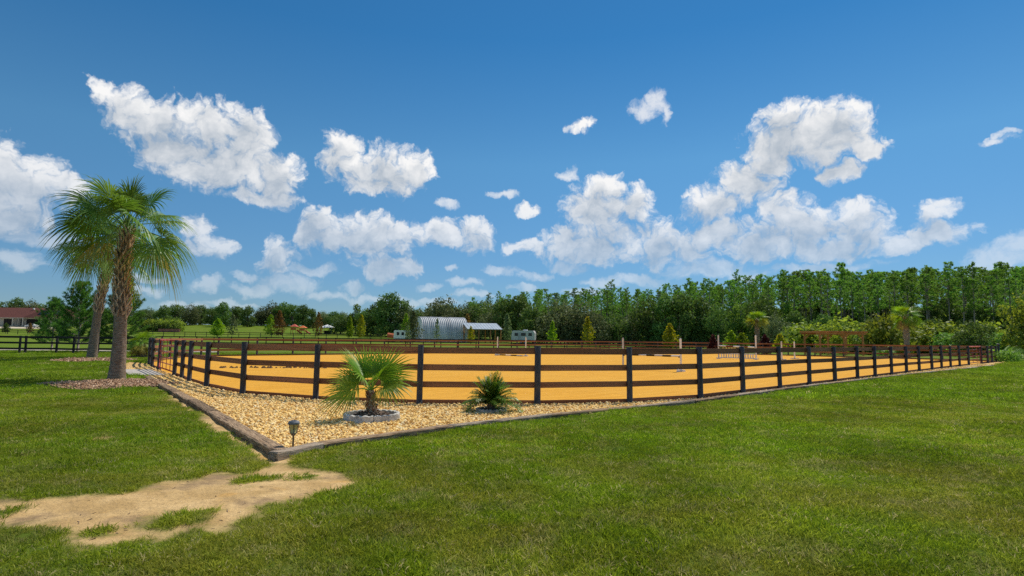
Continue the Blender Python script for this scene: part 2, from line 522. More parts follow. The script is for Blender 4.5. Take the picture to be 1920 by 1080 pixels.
def in_poly(X, Y, poly):
    X = np.asarray(X, float)
    Y = np.asarray(Y, float)
    c = np.zeros(X.shape, bool)
    n = len(poly)
    j = n - 1
    for i in range(n):
        xi, yi = poly[i]
        xj, yj = poly[j]
        cond = ((yi > Y) != (yj > Y)) & (X < (xj - xi) * (Y - yi) / ((yj - yi) + 1e-12) + xi)
        c ^= cond
        j = i
    return c


def seg_dist(X, Y, pts, closed=False):
    d = np.full(np.shape(X), 1e9)
    m = len(pts)
    for i in range(m if closed else m - 1):
        ax, ay = pts[i]
        bx, by = pts[(i + 1) % m]
        dx, dy = bx - ax, by - ay
        t = np.clip(((X - ax) * dx + (Y - ay) * dy) / (dx * dx + dy * dy + 1e-12), 0, 1)
        d = np.minimum(d, np.hypot(X - ax - t * dx, Y - ay - t * dy))
    return d


# timber edging lines (outer edge of the gravel bed)
g2 = lambda px, py: tuple(G(px, py)[:2])
EDGE_L = [g2(528, 852), g2(434, 796), g2(345, 745), g2(268, 704)]
EDGE_R = [g2(512, 857), g2(600, 838), g2(870, 799), g2(1060, 778), g2(1240, 761), g2(1300, 754), g2(1540, 722), g2(1700, 703), g2(1862, 686)]
GRAVEL = [EDGE_R[0]] + EDGE_R[1:] + [(44.0, 50.5), (43, 52)] + [right_end[-1], right_end[0]] + list(reversed(FRONT)) + [GATE_L[0], wp(288, 27.6), wp(280, 31.5), wp(238, 33.5), wp(226, 27), wp(232, 23.5)] + [EDGE_L[3], EDGE_L[2], EDGE_L[1], EDGE_L[0]]
# the worn sandy patch by the corner, drawn from the photograph
DIRT = [g2(*p) for p in [(-200, 930), (0, 928), (60, 930), (120, 922), (215, 915), (250, 900), (330, 896), (372, 880), (430, 876), (478, 862), (492, 846), (515, 856), (560, 858), (585, 870), (650, 868), (684, 896), (650, 915),
                       (570, 935), (515, 955), (485, 975), (450, 995), (390, 1006), (352, 1000), (330, 1012), (235, 1012), (150, 1030), (60, 1032), (20, 1012), (40, 996), (0, 990), (-200, 990)]]
ISLES = [(28, 956, 26, 9), (160, 990, 46, 12), (315, 975, 62, 16), (470, 898, 34, 11), (325, 893, 48, 8), (255, 903, 30, 7), (557, 892, 16, 4)]
ISLES_G = []
for (px, py, rx, ry) in ISLES:
    c = G(px, py)
    ISLES_G.append((c.x, c.y, abs(G(px + rx, py).x - c.x), abs(G(px, py - ry).y - G(px, py + ry).y) / 2))
EDGE_DIRT = [g2(528, 856), g2(440, 806), g2(350, 752), g2(300, 728)]


def vnoise(X, Y, s, seed=0):
    """cheap value noise for layout masks"""
    r = np.random.default_rng(seed)
    tab = r.random((64, 64))
    x = np.asarray(X) * s + 1000.0
    y = np.asarray(Y) * s + 1000.0
    xi = np.floor(x).astype(int)
    yi = np.floor(y).astype(int)
    fx = x - xi
    fy = y - yi
    fx = fx * fx * (3 - 2 * fx)
    fy = fy * fy * (3 - 2 * fy)
    g = lambda a, b: tab[a % 64, b % 64]
    return (g(xi, yi) * (1 - fx) + g(xi + 1, yi) * fx) * (1 - fy) + (g(xi, yi + 1) * (1 - fx) + g(xi + 1, yi + 1) * fx) * fy


def dirt_mask(X, Y):
    n1 = vnoise(X, Y, 2.2, 1) - 0.5
    n2 = vnoise(X, Y, 7.0, 2) - 0.5
    Xw = X + 0.45 * n1 + 0.22 * n2
    Yw = Y + 0.34 * (vnoise(X, Y, 2.0, 3) - 0.5) + 0.20 * (vnoise(X, Y, 7.0, 4) - 0.5) + 0.10 * (vnoise(X, Y, 19.0, 14) - 0.5)
    ins = in_poly(Xw, Yw, DIRT)
    d = seg_dist(Xw, Yw, DIRT, True)
    m = np.where(ins, sstep(0.0, 0.30, d), 0.0)
    for (cx, cy, rx, ry) in ISLES_G:
        q = np.hypot((Xw - cx) / rx, (Yw - cy) / ry)
        m = m * sstep(0.55, 1.25, q)
    e = seg_dist(Xw, Yw, EDGE_DIRT)
    m = np.maximum(m, 1 - sstep(0.10, 0.34, e + 0.25 * n1))
    # small worn spots in the lawn
    w = vnoise(X, Y, 0.55, 5) * 0.6 + vnoise(X, Y, 1.9, 6) * 0.4
    m = np.maximum(m, 0.6 * sstep(0.86, 0.95, w))
    return np.clip(m, 0, 1)


MULCH1 = (G(212, 721).x, G(212, 721).y, 1.75, 1.55)
MULCH2 = (G(172, 676).x, G(172, 676).y, 2.0, 2.2)


def in_mulch(X, Y):
    m = np.zeros(np.shape(X), bool)
    for (cx, cy, rx, ry) in (MULCH1, MULCH2):
        m |= np.hypot((X - cx) / rx, (Y - cy) / ry) + 0.30 * (vnoise(X, Y, 1.6, 8) - 0.5) < 1.0
    return m


# ------------------------------------------------------------------ ground sheet
xs = np.concatenate([-np.geomspace(1800, 15, 40), np.arange(-14.5, 14.5, 0.09), np.geomspace(15, 1800, 44)])
ys = np.concatenate([[-60, -20, -5, 0, 1.5], np.arange(2.4, 13.5, 0.08), np.geomspace(13.6, 300, 60), np.geomspace(330, 2600, 12)])
XX, YY = np.meshgrid(xs, ys)
bumpy = (vnoise(XX, YY, 0.7, 11) - 0.5) * 0.05 + (vnoise(XX, YY, 2.6, 12) - 0.5) * 0.022
arena_or_bed = in_poly(XX, YY, LOOP) | in_poly(XX, YY, GRAVEL)
keep = np.where(arena_or_bed, 0.0, 1.0)
dm = dirt_mask(XX, YY)
ZZ = hz(XX, YY) + bumpy * keep * sstep(60, 14, YY) - 0.012 * dm - 0.02 - 0.05 * arena_or_bed
nx, ny = len(xs), len(ys)
idx = np.arange(nx * ny).reshape(ny, nx)
fq = np.stack([idx[:-1, :-1], idx[:-1, 1:], idx[1:, 1:], idx[1:, :-1]], -1).reshape(-1, 4)


def ground_material():
    m, nt = new_mat('lawn and worn sand')
    pos = N(nt, 'ShaderNodeNewGeometry').outputs['Position']
    big = mnoise(nt, pos, 0.10, 3.0)
    mid = mnoise(nt, pos, 0.75, 4.0)
    fine = mnoise(nt, pos, 16.0, 5.0, 0.7)
    g1 = mixc(nt, mapr(nt, mid, 0.35, 0.68), (0.115, 0.190, 0.010), (0.20, 0.24, 0.024))
    g1 = mixc(nt, mapr(nt, big, 0.42, 0.66), g1, (0.125, 0.21, 0.010))
    g1 = mixc(nt, mapr(nt, mnoise(nt, pos, 1.7, 4.0), 0.56, 0.74, 0, 0.55), g1, (0.20, 0.17, 0.06))
    g1 = mixc(nt, mapr(nt, fine, 0.3, 0.7, 0.0, 0.75), g1, mixc(nt, 0.55, g1, (0.02, 0.035, 0.006)))
    s1 = mixc(nt, mapr(nt, mnoise(nt, pos, 2.3, 5.0), 0.35, 0.7), (0.46, 0.30, 0.125), (0.66, 0.455, 0.215))
    s1 = mixc(nt, mapr(nt, mnoise(nt, pos, 1.3, 6.0, 0.65), 0.50, 0.68), s1, (0.29, 0.195, 0.105))
    s1 = mixc(nt, mapr(nt, mnoise(nt, N(nt, 'ShaderNodeVectorMath', [pos, (5.0, 5.0, 0.0)], operation='ADD').outputs[0], 1.6, 3.0), 0.60, 0.72, 0, 0.7), s1, (0.62, 0.35, 0.10))
    s1 = mixc(nt, mapr(nt, mnoise(nt, pos, 34.0, 5.0, 0.7), 0.48, 0.75, 0, 0.75), s1, (0.22, 0.15, 0.085))
    past = N(nt, 'ShaderNodeAttribute', attribute_name='pasture').outputs['Fac']
    g1 = mixc(nt, past, mixc(nt, 0.5, g1, (0.055, 0.075, 0.012)), g1)
    dirt = N(nt, 'ShaderNodeAttribute', attribute_name='dirt').outputs['Fac']
    col = mixc(nt, dirt, g1, s1)
    bs = N(nt, 'ShaderNodeBsdfPrincipled', {'Base Color': col, 'Roughness': 0.95, 'Specular IOR Level': 0.1})
    nt.links.new(bump(nt, math_(nt, 'ADD', fine, math_(nt, 'MULTIPLY', mnoise(nt, pos, 5.0, 4.0), 1.5)), 0.8, 0.03), bs.inputs['Normal'])
    finish(nt, bs.outputs[0])
    return m


me = np_mesh('ground', np.stack([XX, YY, ZZ], -1).reshape(-1, 3), fq, ground_material(), smooth=True)
at = me.attributes.new('dirt', 'FLOAT', 'POINT')
at.data.foreach_set('value', dm.ravel().astype(np.float32))
at = me.attributes.new('pasture', 'FLOAT', 'POINT')
at.data.foreach_set('value', sstep(50, 62, YY).ravel().astype(np.float32))
ground = tag(link('ground', me), None, None, kind='structure')


def sheet(name, poly, z, material, res=None):
    """flat sheet from a plan polygon"""
    import bmesh
    bm = bmesh.new()
    vs = [bm.verts.new((x, y, z)) for x, y in poly]
    es = [bm.edges.new((vs[i], vs[(i + 1) % len(vs)])) for i in range(len(vs))]
    bmesh.ops.triangle_fill(bm, use_beauty=True, edges=es)
    bmesh.ops.recalc_face_normals(bm, faces=bm.faces)
    for f in bm.faces:
        if f.normal.z < 0:
            f.normal_flip()
    mh = bpy.data.meshes.new(name)
    bm.to_mesh(mh)
    bm.free()
    mh.materials.append(material)
    return tag(link(name, mh), None, None, kind='structure')


def sand_material():
    m, nt = new_mat('orange arena sand')
    pos = N(nt, 'ShaderNodeNewGeometry').outputs['Position']
    rot = N(nt, 'ShaderNodeVectorRotate', {'Vector': pos, 'Angle': math.radians(-43)}, rotation_type='Z_AXIS').outputs[0]
    st = N(nt, 'ShaderNodeVectorMath', [rot, (0.25, 2.6, 1.0)], operation='MULTIPLY').outputs[0]
    rake = mnoise(nt, st, 1.6, 5.0, 0.65)
    pit = mnoise(nt, pos, 3.2, 6.0, 0.7)
    col = mixc(nt, mapr(nt, rake, 0.3, 0.7), (0.58, 0.275, 0.028), (0.72, 0.37, 0.048))
    col = mixc(nt, mapr(nt, mnoise(nt, pos, 0.25, 3.0), 0.4, 0.65, 0, 0.5), col, (0.66, 0.35, 0.055))
    col = mixc(nt, mapr(nt, pit, 0.58, 0.76, 0, 0.7), col, (0.34, 0.155, 0.028))
    bs = N(nt, 'ShaderNodeBsdfPrincipled', {'Base Color': col, 'Roughness': 0.95, 'Specular IOR Level': 0.1})
    nt.links.new(bump(nt, math_(nt, 'ADD', pit, math_(nt, 'MULTIPLY', rake, 0.7)), 0.9, 0.06), bs.inputs['Normal'])
    finish(nt, bs.outputs[0])
    return m


sheet('arena_sand', LOOP, -0.020, sand_material())


def gravel_material():
    m, nt = new_mat('tan gravel')
    pos = N(nt, 'ShaderNodeNewGeometry').outputs['Position']
    v = N(nt, 'ShaderNodeTexVoronoi', {'Vector': pos, 'Scale': 22.0})
    col = mixc(nt, v.outputs['Color'], (0.66, 0.42, 0.14), (0.90, 0.63, 0.27))
    col = mixc(nt, mapr(nt, v.outputs['Distance'], 0.35, 0.7), col, (0.36, 0.21, 0.08))
    bs = N(nt, 'ShaderNodeBsdfPrincipled', {'Base Color': col, 'Roughness': 0.9, 'Specular IOR Level': 0.15})
    nt.links.new(bump(nt, math_(nt, 'SUBTRACT', 1.0, v.outputs['Distance']), 0.8, 0.03), bs.inputs['Normal'])
    finish(nt, bs.outputs[0])
    return m


sheet('gravel_bed', GRAVEL, -0.010, gravel_material())
# concrete walk in front of the left gate
slab_poly = [wp(246, 21.9), (GATE_L[1][0] - 0.25, GATE_L[1][1] - 0.15), (GATE_L[0][0] - 0.2, GATE_L[0][1] - 0.25), wp(233, 25.3)]
ob = MB().prism(slab_poly, -0.05, 0.045).build('concrete_walk', M_SLAB)
tag(ob, None, None, kind='structure')
# farm drive behind the left paddock fence, laid on the level ground
M_DRIVE = surf('pale farm drive', (0.30, 0.25, 0.21), (0.42, 0.36, 0.31), 0.8, 0.95, bumps=0.3, world=True)
sheet('farm_drive', [(-140, 49.2), (-29, 48.8), (-27, 52.5), (-29, 56.5), (-140, 57.5)], 0.012, M_DRIVE)

# ------------------------------------------------------------------ fences
ORD = ['first', 'second', 'third', 'fourth', 'fifth', 'sixth', 'seventh', 'eighth', 'ninth', 'tenth', 'eleventh', 'twelfth', 'thirteenth', 'fourteenth', 'fifteenth',
       'sixteenth', 'seventeenth', 'eighteenth', 'nineteenth', 'twentieth']


def post_mesh(name, r, h, material, n=12):
    mb = MB()
    mb.tube([(0, 0, -0.3), (0, 0, 0.4), (0, 0, h - 0.012), (0, 0, h)], [r * 1.02, r, r * 0.97, r * 0.88], n)
    return mb.mesh(name, material)


def board_mesh(name, material):
    """unit board, length 1 along x, thickness 1, height 1, edges eased"""
    mb = MB()
    e = 0.06
    sec = [(-0.5, -0.5 + e), (-0.5 + e, -0.5), (0.5 - e, -0.5), (0.5, -0.5 + e), (0.5, 0.5 - e), (0.5 - e, 0.5), (-0.5 + e, 0.5), (-0.5, 0.5 - e)]
    vs = [(-0.5, y, z) for y, z in sec] + [(0.5, y, z) for y, z in sec]
    n = len(sec)
    mb.add(vs, [tuple(range(n)), tuple(reversed(range(n, 2 * n)))] + [(i, n + i, n + (i + 1) % n, (i + 1) % n) for i in range(n)])
    return mb.mesh(name, material)


def fence(name, pts, label, cat, post_me, board_me, rails, thick, inside, off, group=None, skip=(), zf=None, jitter=0.012):
    """posts at pts and one board per bay and height; boards sit on the side given by inside (a plan point)"""
    z = zf or (lambda p: 0.0)
    o = empty(name, (pts[0][0], pts[0][1], z(pts[0])), label, cat, group)
    bx, by, bz = o.location
    for p in pts:
        q = link('post', post_me, o, (p[0] - bx, p[1] - by, z(p) - bz), (random.uniform(-jitter, jitter), random.uniform(-jitter, jitter), random.uniform(0, 6.28)))
        s = random.uniform(0.985, 1.015)
        q.scale = (random.uniform(0.95, 1.06), random.uniform(0.95, 1.06), s)
    for i in range(len(pts) - 1):
        if i in skip:
            continue
        a = Vector((*pts[i], z(pts[i])))
        b = Vector((*pts[i + 1], z(pts[i + 1])))
        d = b - a
        nrm = Vector((-d.y, d.x, 0)).normalized()
        mid = (a + b) / 2
        if (Vector((inside[0], inside[1], 0)) - mid).dot(nrm) < 0:
            nrm = -nrm
        L = math.hypot(d.x, d.y)
        for (z0, z1) in rails:
            j = random.uniform(-0.008, 0.008)
            h = z1 - z0
            c = mid + nrm * off - Vector((bx, by, bz))
            r = link('rail', board_me, o, (c.x, c.y, c.z + (z0 + z1) / 2 + j), (0, -math.atan2(d.z, L) + random.uniform(-0.004, 0.004), math.atan2(d.y, d.x)), (L * 0.998, thick, h))
    return o


ARENA_POST = post_mesh('arena_post', 0.074, 1.39, M_POST)
ARENA_BOARD = board_mesh('arena_board', M_RAIL)
RAILS4 = [(1.195, 1.345), (0.785, 0.930), (0.385, 0.525), (-0.045, 0.100)]
MIDP = (0.0, 45.0)
fence('arena_fence', FRONT, 'dark brown four-board fence along the near side of the sand arena', 'fence', ARENA_POST, ARENA_BOARD, RAILS4, 0.030, MIDP, 0.085)
fence('arena_fence', BACK, 'brown four-board fence along the far sides of the sand arena', 'fence', ARENA_POST, ARENA_BOARD, RAILS4, 0.030, MIDP, 0.085)
fence_cap = empty('finial_post', (right_end[-1][0] + 0.5, right_end[-1][1] + 0.3, 0), 'dark post with a ball top at the right end of the arena fence', 'post')
link('post', ARENA_POST, fence_cap, (0, 0, 0), (0, 0, 0), (1.1, 1.1, 1.08))
cap = MB().tube([(0, 0, 1.47 + 0.11 * math.sin(t)) for t in np.linspace(-1.5, 1.5, 7)], [max(0.012, 0.12 * math.cos(t)) for t in np.linspace(-1.5, 1.5, 7)], 12)
cap.tube([(0, 0, 1.36), (0, 0, 1.50)], 0.06, 8)
cap.build('ball_cap', M_POST, fence_cap)

PAD_POST = post_mesh('paddock_post', 0.085, 1.40, M_BLACKFENCE, 8)
PAD_THICK = post_mesh('paddock_gate_post', 0.13, 1.46, M_BLACKFENCE, 8)
PAD_BOARD = board_mesh('paddock_board', M_BLACKFENCE)
RAILS3 = [(1.20, 1.36), (0.74, 0.89), (0.28, 0.43)]
zt = lambda p: float(hz(p[0], p[1]))
DRIVE_F = [wp(-60, 46.4), wp(-10, 46.4), wp(38, 46.4), wp(49, 46.0), wp(107, 46.6), wp(139, 45.8), wp(185, 47.6), wp(222, 47.6), wp(253, 47.6), wp(292, 48.5)]
df = fence('paddock_fence', DRIVE_F, 'black three-rail fence beside the drive behind the two palms', 'fence', PAD_POST, PAD_BOARD, RAILS3, 0.03, (-30, 0), 0.1)
FAR_F = [(x, 176 + 3 * math.sin(x * 0.02)) for x in np.arange(-175, 12, 3.3)]
fence('paddock_fence', FAR_F, 'thin black rail fence crossing the distant pasture below the far trees', 'fence', PAD_POST, PAD_BOARD, [(1.18, 1.36), (0.62, 0.76)], 0.03, (-60, 100), 0.1, zf=zt)
MID_F = [(x, 97 - 0.02 * x) for x in np.arange(-78, 40, 3.0)]
fence('paddock_fence', MID_F, 'black three-rail fence just behind the far arena fence', 'fence', PAD_POST, PAD_BOARD, RAILS3, 0.03, (0, 60), 0.1, zf=zt)
MID_G = [(8 + 3.0 * i, 128 - 1.35 * i) for i in range(24)]
fence('paddock_fence', MID_G, 'black three-rail fence in front of the dark oaks right of the metal shed', 'fence', PAD_POST, PAD_BOARD, RAILS3, 0.03, (0, 60), 0.1, zf=zt)

# ------------------------------------------------------------------ red pipe gates
def pipe_gate(a, b, label, nbar=6, h0=0.14, h1=1.34, nup=3):
    o = empty('pipe_gate', (a[0], a[1], 0), label, 'gate', 'red pipe gates of the arena')
    d = Vector((b[0] - a[0], b[1] - a[1], 0))
    L = d.length - 0.24
    o.rotation_euler.z = math.atan2(d.y, d.x)
    x0, x1 = 0.12, 0.12 + L
    mb = MB()
    mb.tube([(x0, 0, h0), (x0, 0, h1), (x1, 0, h1), (x1, 0, h0), (x0, 0, h0)], 0.030, 8)
    mb.build('frame', M_REDPIPE, o)
    for i in range(1, nbar - 1):
        z = h0 + (h1 - h0) * i / (nbar - 1)
        MB().tube([(x0, 0, z), (x1, 0, z)], 0.022, 8).build('bar', M_REDPIPE, o)
    for i in range(1, nup + 1):
        x = x0 + (x1 - x0) * i / (nup + 1)
        MB().box((x, 0, (h0 + h1) / 2), (0.05, 0.02, h1 - h0)).build('upright', M_REDPIPE, o)
    for z in (0.35, 1.15):
        MB().tube([(0.05, 0, z), (0.13, 0, z)], 0.018, 6).build('hinge', M_POST, o)
    return o


pipe_gate(GATE_L[0], GATE_L[1], 'red pipe gate at the left end of the arena beside the palms')
pipe_gate(on_line(1814), on_line(1838), 'pinkish red pipe gate at the far right end of the arena', nup=2)

# ------------------------------------------------------------------ landscape timbers
def timber_mesh(L, w, h, material, seed):
    r = random.Random(seed)
    nseg = max(4, int(L / 0.22))
    sec = [(-w / 2, -h * 0.8), (w / 2, -h * 0.8), (w / 2, h * 0.72), (w * 0.40, h), (-w * 0.40, h), (-w / 2, h * 0.72)]
    vs, fs = [], []
    n = len(sec)
    for i in range(nseg + 1):
        x = L * i / nseg
        e = 0.012 if i in (0, nseg) else 0.0
        for (y, z) in sec:
            vs.append((x + r.uniform(-0.012, 0.012) * (1 if i in (0, nseg) else 0), y * (1 - e) + r.uniform(-0.007, 0.007), z + r.uniform(-0.006, 0.006)))
    for i in range(nseg):
        for k in range(n):
            fs.append((i * n + k, (i + 1) * n + k, (i + 1) * n + (k + 1) % n, i * n + (k + 1) % n))
    fs += [tuple(range(n)), tuple(reversed(range(nseg * n, nseg * n + n)))]
    mb = MB()
    mb.add(vs, fs)
    return mb.mesh('landscape_timber', material)


def along(pts, step):
    """walk a polyline in steps of a timber's length"""
    out = [Vector(pts[0])]
    cur = Vector(pts[0])
    i = 1
    rem = step
    while i < len(pts):
        nxt = Vector(pts[i])
        d = (nxt - cur).length
        if d >= rem:
            cur = cur + (nxt - cur).normalized() * rem
            out.append(cur.copy())
            rem = step
        else:
            rem -= d
            cur = nxt
            i += 1
    return out


def timbers(pts, mats, w, h, words, count):
    for i in range(min(count, len(pts) - 1)):
        a, b = pts[i], pts[i + 1]
        d = b - a
        L = d.length - 0.012
        o = link('landscape_timber', timber_mesh(L, w * random.uniform(0.95, 1.05), h, mats[i % len(mats)], 100 + i + len(words)), None, (a.x, a.y, random.uniform(-0.008, 0.006)), (random.uniform(-0.03, 0.03), 0, math.atan2(d.y, d.x) + random.uniform(-0.008, 0.008)))
        tag(o, words(i), 'timber', 'landscape timbers edging the gravel bed')


class Words:
    def __init__(self, f, n):
        self.f, self.n = f, n

    def __call__(self, i):
        return self.f(i)

    def __len__(self):
        return self.n


ptsL = along([Vector(p) for p in EDGE_L], 2.44)
timbers(ptsL, [M_TIMBER], 0.22, 0.062, Words(lambda i: f'{ORD[i]} brown weathered timber up the left gravel edge from the path light', 1), 8)
ptsR = [Vector(EDGE_R[0]), Vector(EDGE_R[1])] + along([Vector(p) for p in EDGE_R[1:]], 2.44)[1:]
timbers(ptsR, [M_TIMBERG, M_TIMBER, M_TIMBERG, M_TIMBER], 0.18, 0.062, Words(lambda i: 'short bleached grey timber lying at the corner beside the path light' if i == 0 else f'{ORD[i - 1]} timber along the lawn edge right of the bleached corner timber', 50), 21)

# ------------------------------------------------------------------ solar path light
c = G(549, 843)
pl = empty('path_light', (c.x, c.y, 0), 'small bronze solar path light with amber lens at the gravel corner', 'light')
MB().tube([(0, 0, -0.1), (0, 0, 0.20)], 0.014, 8).build('stake', M_BRONZE, pl)
MB().tube([(0, 0, 0.19), (0, 0, 0.21), (0, 0, 0.225)], [0.016, 0.04, 0.042], 8).build('collar', M_BRONZE, pl)
MB().tube([(0, 0, 0.225), (0, 0, 0.345)], [0.034, 0.056], 10).build('lens', M_AMBER, pl)
for k in range(4):
    an = k * math.pi / 2 + 0.35
    MB().tube([(0.040 * math.cos(an), 0.040 * math.sin(an), 0.22), (0.064 * math.cos(an), 0.064 * math.sin(an), 0.35)], 0.006, 5).build('rib', M_BRONZE, pl)
cp = MB().tube([(0, 0, 0.345), (0, 0, 0.352), (0, 0, 0.385), (0, 0, 0.392)], [0.068, 0.084, 0.070, 0.058], 14).build('cap', M_PANELCAP, pl)
MB().box((0, 0, 0.395), (0.06, 0.06, 0.006)).build('solar_panel', M_SOLAR, cp)

# ------------------------------------------------------------------ jumps
def jump(a, b, label, hstd, poles, cupz=None, tops=True, stdw=0.10):
    o = empty('show_jump', (a[0], a[1], -0.02), label, 'jump', 'show jumps in the sand arena')
    d = Vector((b[0] - a[0], b[1] - a[1], 0))
    L = d.length
    o.rotation_euler.z = math.atan2(d.y, d.x)
    for x in (0, L):
        s = MB()
        s.tube([(x, 0, 0.0), (x, 0, hstd - 0.05), (x, 0, hstd)], [stdw * 0.62, stdw * 0.62, stdw * 0.40], 4 if stdw < 0.13 else 8, smooth=False)
        sd = s.build('standard', M_WHITE, o)
        MB().box((x, 0, 0.035), (0.07, 0.75, 0.07)).build('foot', M_WHITE, sd)
        MB().box((x, 0, 0.075), (0.45, 0.07, 0.07)).build('foot', M_WHITE, sd)
        if cupz:
            MB().box((x + (0.07 if x == 0 else -0.07), -0.01, cupz - 0.05), (0.08, 0.1, 0.04)).build('cup', M_BLACK, sd)
    for (z0, z1, y, r, mats, n) in poles:
        for k in range(n):
            p0 = 0.05 + (L - 0.1) * k / n
            p1 = 0.05 + (L - 0.1) * (k + 1) / n
            q = lambda x: (x, y, z0 + (z1 - z0) * x / L)
            MB().tube([q(p0), q(p1)], r, 10).build('pole_band', mats[k % len(mats)], o)
    return o


Q = lambda px, py: (G(px, py).x, G(px, py).y)
jump(wp(1168, 31.6), wp(1276, 29.0), 'white jump standards holding a black and white striped pole', 1.70, [(0.78, 0.78, 0, 0.05, [M_WHITE, M_BLACK], 7)], 0.78)
jump(wp(933, 53.4), wp(986, 51.8), 'white jump standards with their pole lying on the sand', 1.75, [(0.10, 0.06, -0.5, 0.055, [M_WHITE, M_BLACK], 5)])
j3 = jump(wp(1347, 50.6), wp(1417, 48.9), 'tall jump with brown and white pole above a white picket panel', 2.1, [(1.15, 1.05, 0, 0.06, [M_WHITE, M_BROWNPOLE], 5)], 1.12)
L3 = math.dist(wp(1347, 50.6), wp(1417, 48.9))
pan = MB()
for z in (0.12, 0.46):
    pan.box((L3 / 2, 0.02, z), (L3 - 0.25, 0.05, 0.09))
panel = pan.build('picket_panel', M_WHITE, j3)
for k in range(14):
    MB().box((0.25 + (L3 - 0.5) * k / 13, -0.02, 0.30), (0.09, 0.03, 0.42)).build('picket', M_WHITE, panel)
for k in range(5):
    MB().box((0.4 + 0.24 * k, 0, 0.96), (0.15, 0.14, 0.08)).build('flower_box', M_FLOWER, j3)
jump(wp(1465, 49.5), wp(1489, 53.0), 'pair of slim white jump standards standing empty left of the pergola', 1.6, [])
cl = MB()
r_ = random.Random(4)
for k in range(60):
    x = r_.uniform(-2.6, 2.6)
    y = r_.uniform(-0.28, 0.28)
    s = r_.uniform(0.03, 0.10)
    cl.tube([(x, y, -0.02), (x + 0.02, y, s * 0.5), (x, y + 0.02, s)], [s, s * 0.9, s * 0.3], 6)
cl_o = cl.build('dark_clods', M_CLOD, None, (colx(513, 28.6), 28.6, -0.02), (0, 0, 0.12))
tag(cl_o, 'strip of dark clods lying on the sand behind the left fence', 'clods', kind='stuff')

# ------------------------------------------------------------------ leaves and trees
def rhombs(c, n, size, aspect, r):
    """one rhombic leaf (clump) per centre, facing n"""
    N_ = len(c)
    n = n / (np.linalg.norm(n, axis=1, keepdims=True) + 1e-9)
    t = r.normal(size=(N_, 3))
    t -= n * (t * n).sum(1, keepdims=True)
    t /= np.linalg.norm(t, axis=1, keepdims=True) + 1e-9
    b = np.cross(n, t)
    s = np.asarray(size).reshape(-1, 1) * np.ones((N_, 1))
    v = np.stack([c + t * s, c + b * s * aspect + n * s * 0.15, c - t * s, c - b * s * aspect + n * s * 0.15], 1).reshape(-1, 3)
    return v, np.arange(4 * N_).reshape(-1, 4)


def blades(base, direc, length, width, r):
    """narrow pointed leaf from base along direc"""
    N_ = len(base)
    d = direc / (np.linalg.norm(direc, axis=1, keepdims=True) + 1e-9)
    s = np.cross(d, r.normal(size=(N_, 3)))
    s /= np.linalg.norm(s, axis=1, keepdims=True) + 1e-9
    L = np.asarray(length).reshape(-1, 1) * np.ones((N_, 1))
    W = np.asarray(width).reshape(-1, 1) * np.ones((N_, 1))
    m = base + d * L * 0.45
    v = np.stack([base, m + s * W, base + d * L, m - s * W], 1).reshape(-1, 3)
    return v, np.arange(4 * N_).reshape(-1, 4)


def crown_lobes(name, lobes, n, size, aspect, material, r, shell=0.72, up=0.25):
    lob = np.array(lobes, float)     # x y z rx ry rz
    w = (lob[:, 3] * lob[:, 4] * lob[:, 5]) ** (2 / 3)
    k = r.choice(len(lob), n, p=w / w.sum())
    d = r.normal(size=(n, 3))
    d /= np.linalg.norm(d, axis=1, keepdims=True)
    rad = shell + (1.06 - shell) * r.random((n, 1)) ** 0.6
    # small bunches: pull points towards bunch centres so gaps open
    d2 = d + 0.22 * np.sin(d[:, [1, 2, 0]] * 9.0 + k[:, None] * 1.7)
    rad = rad * (1.0 + 0.13 * np.sin(d[:, :1] * 11 + k[:, None]) * np.sin(d[:, 1:2] * 13) + 0.07 * r.normal(size=(n, 1)))
    c = lob[k, :3] + d2 * rad * lob[k, 3:]
    # drop what lies deep inside another lobe
    deep = np.zeros(n, bool)
    for j in range(len(lob)):
        q = (((c - lob[j, :3]) / lob[j, 3:]) ** 2).sum(1)
        deep |= (q < 0.38) & (k != j)
    keep_ = ~deep | (r.random(n) < 0.15)
    c, d, k = c[keep_], d[keep_], k[keep_]
    nn = d + 0.8 * r.normal(size=d.shape) + np.array([0, 0, up])
    sz = size * (0.6 + 0.8 * r.random(len(c)))
    v, f = rhombs(c, nn, sz, aspect, r)
    lt = r.random(len(lob))
    tint = np.clip(0.55 * r.random(len(c)) + 0.30 * lt[k] + 0.15, 0, 1)
    return np_mesh(name, v, f, material, tint=tint)


def trunk_limbs(name, h, r0, targets, material, lean=(0, 0), n=8):
    mb = MB()
    top = Vector((lean[0], lean[1], h))
    ctl = [Vector((0, 0, -0.3)), Vector((lean[0] * 0.2, lean[1] * 0.2, h * 0.35)), Vector((lean[0] * 0.6, lean[1] * 0.6, h * 0.7)), top]
    mb.tube(ctl, [r0 * 1.25, r0, r0 * 0.8, r0 * 0.5], n)
    for t in targets:
        t = Vector(t)
        s = ctl[1].lerp(top, random.uniform(0.2, 0.9))
        mid = s.lerp(t, 0.5) + Vector((0, 0, -0.06 * (t - s).length))
        mb.tube([s, mid, t], [r0 * 0.42, r0 * 0.28, r0 * 0.12], 5)
    return mb.mesh(name, material)


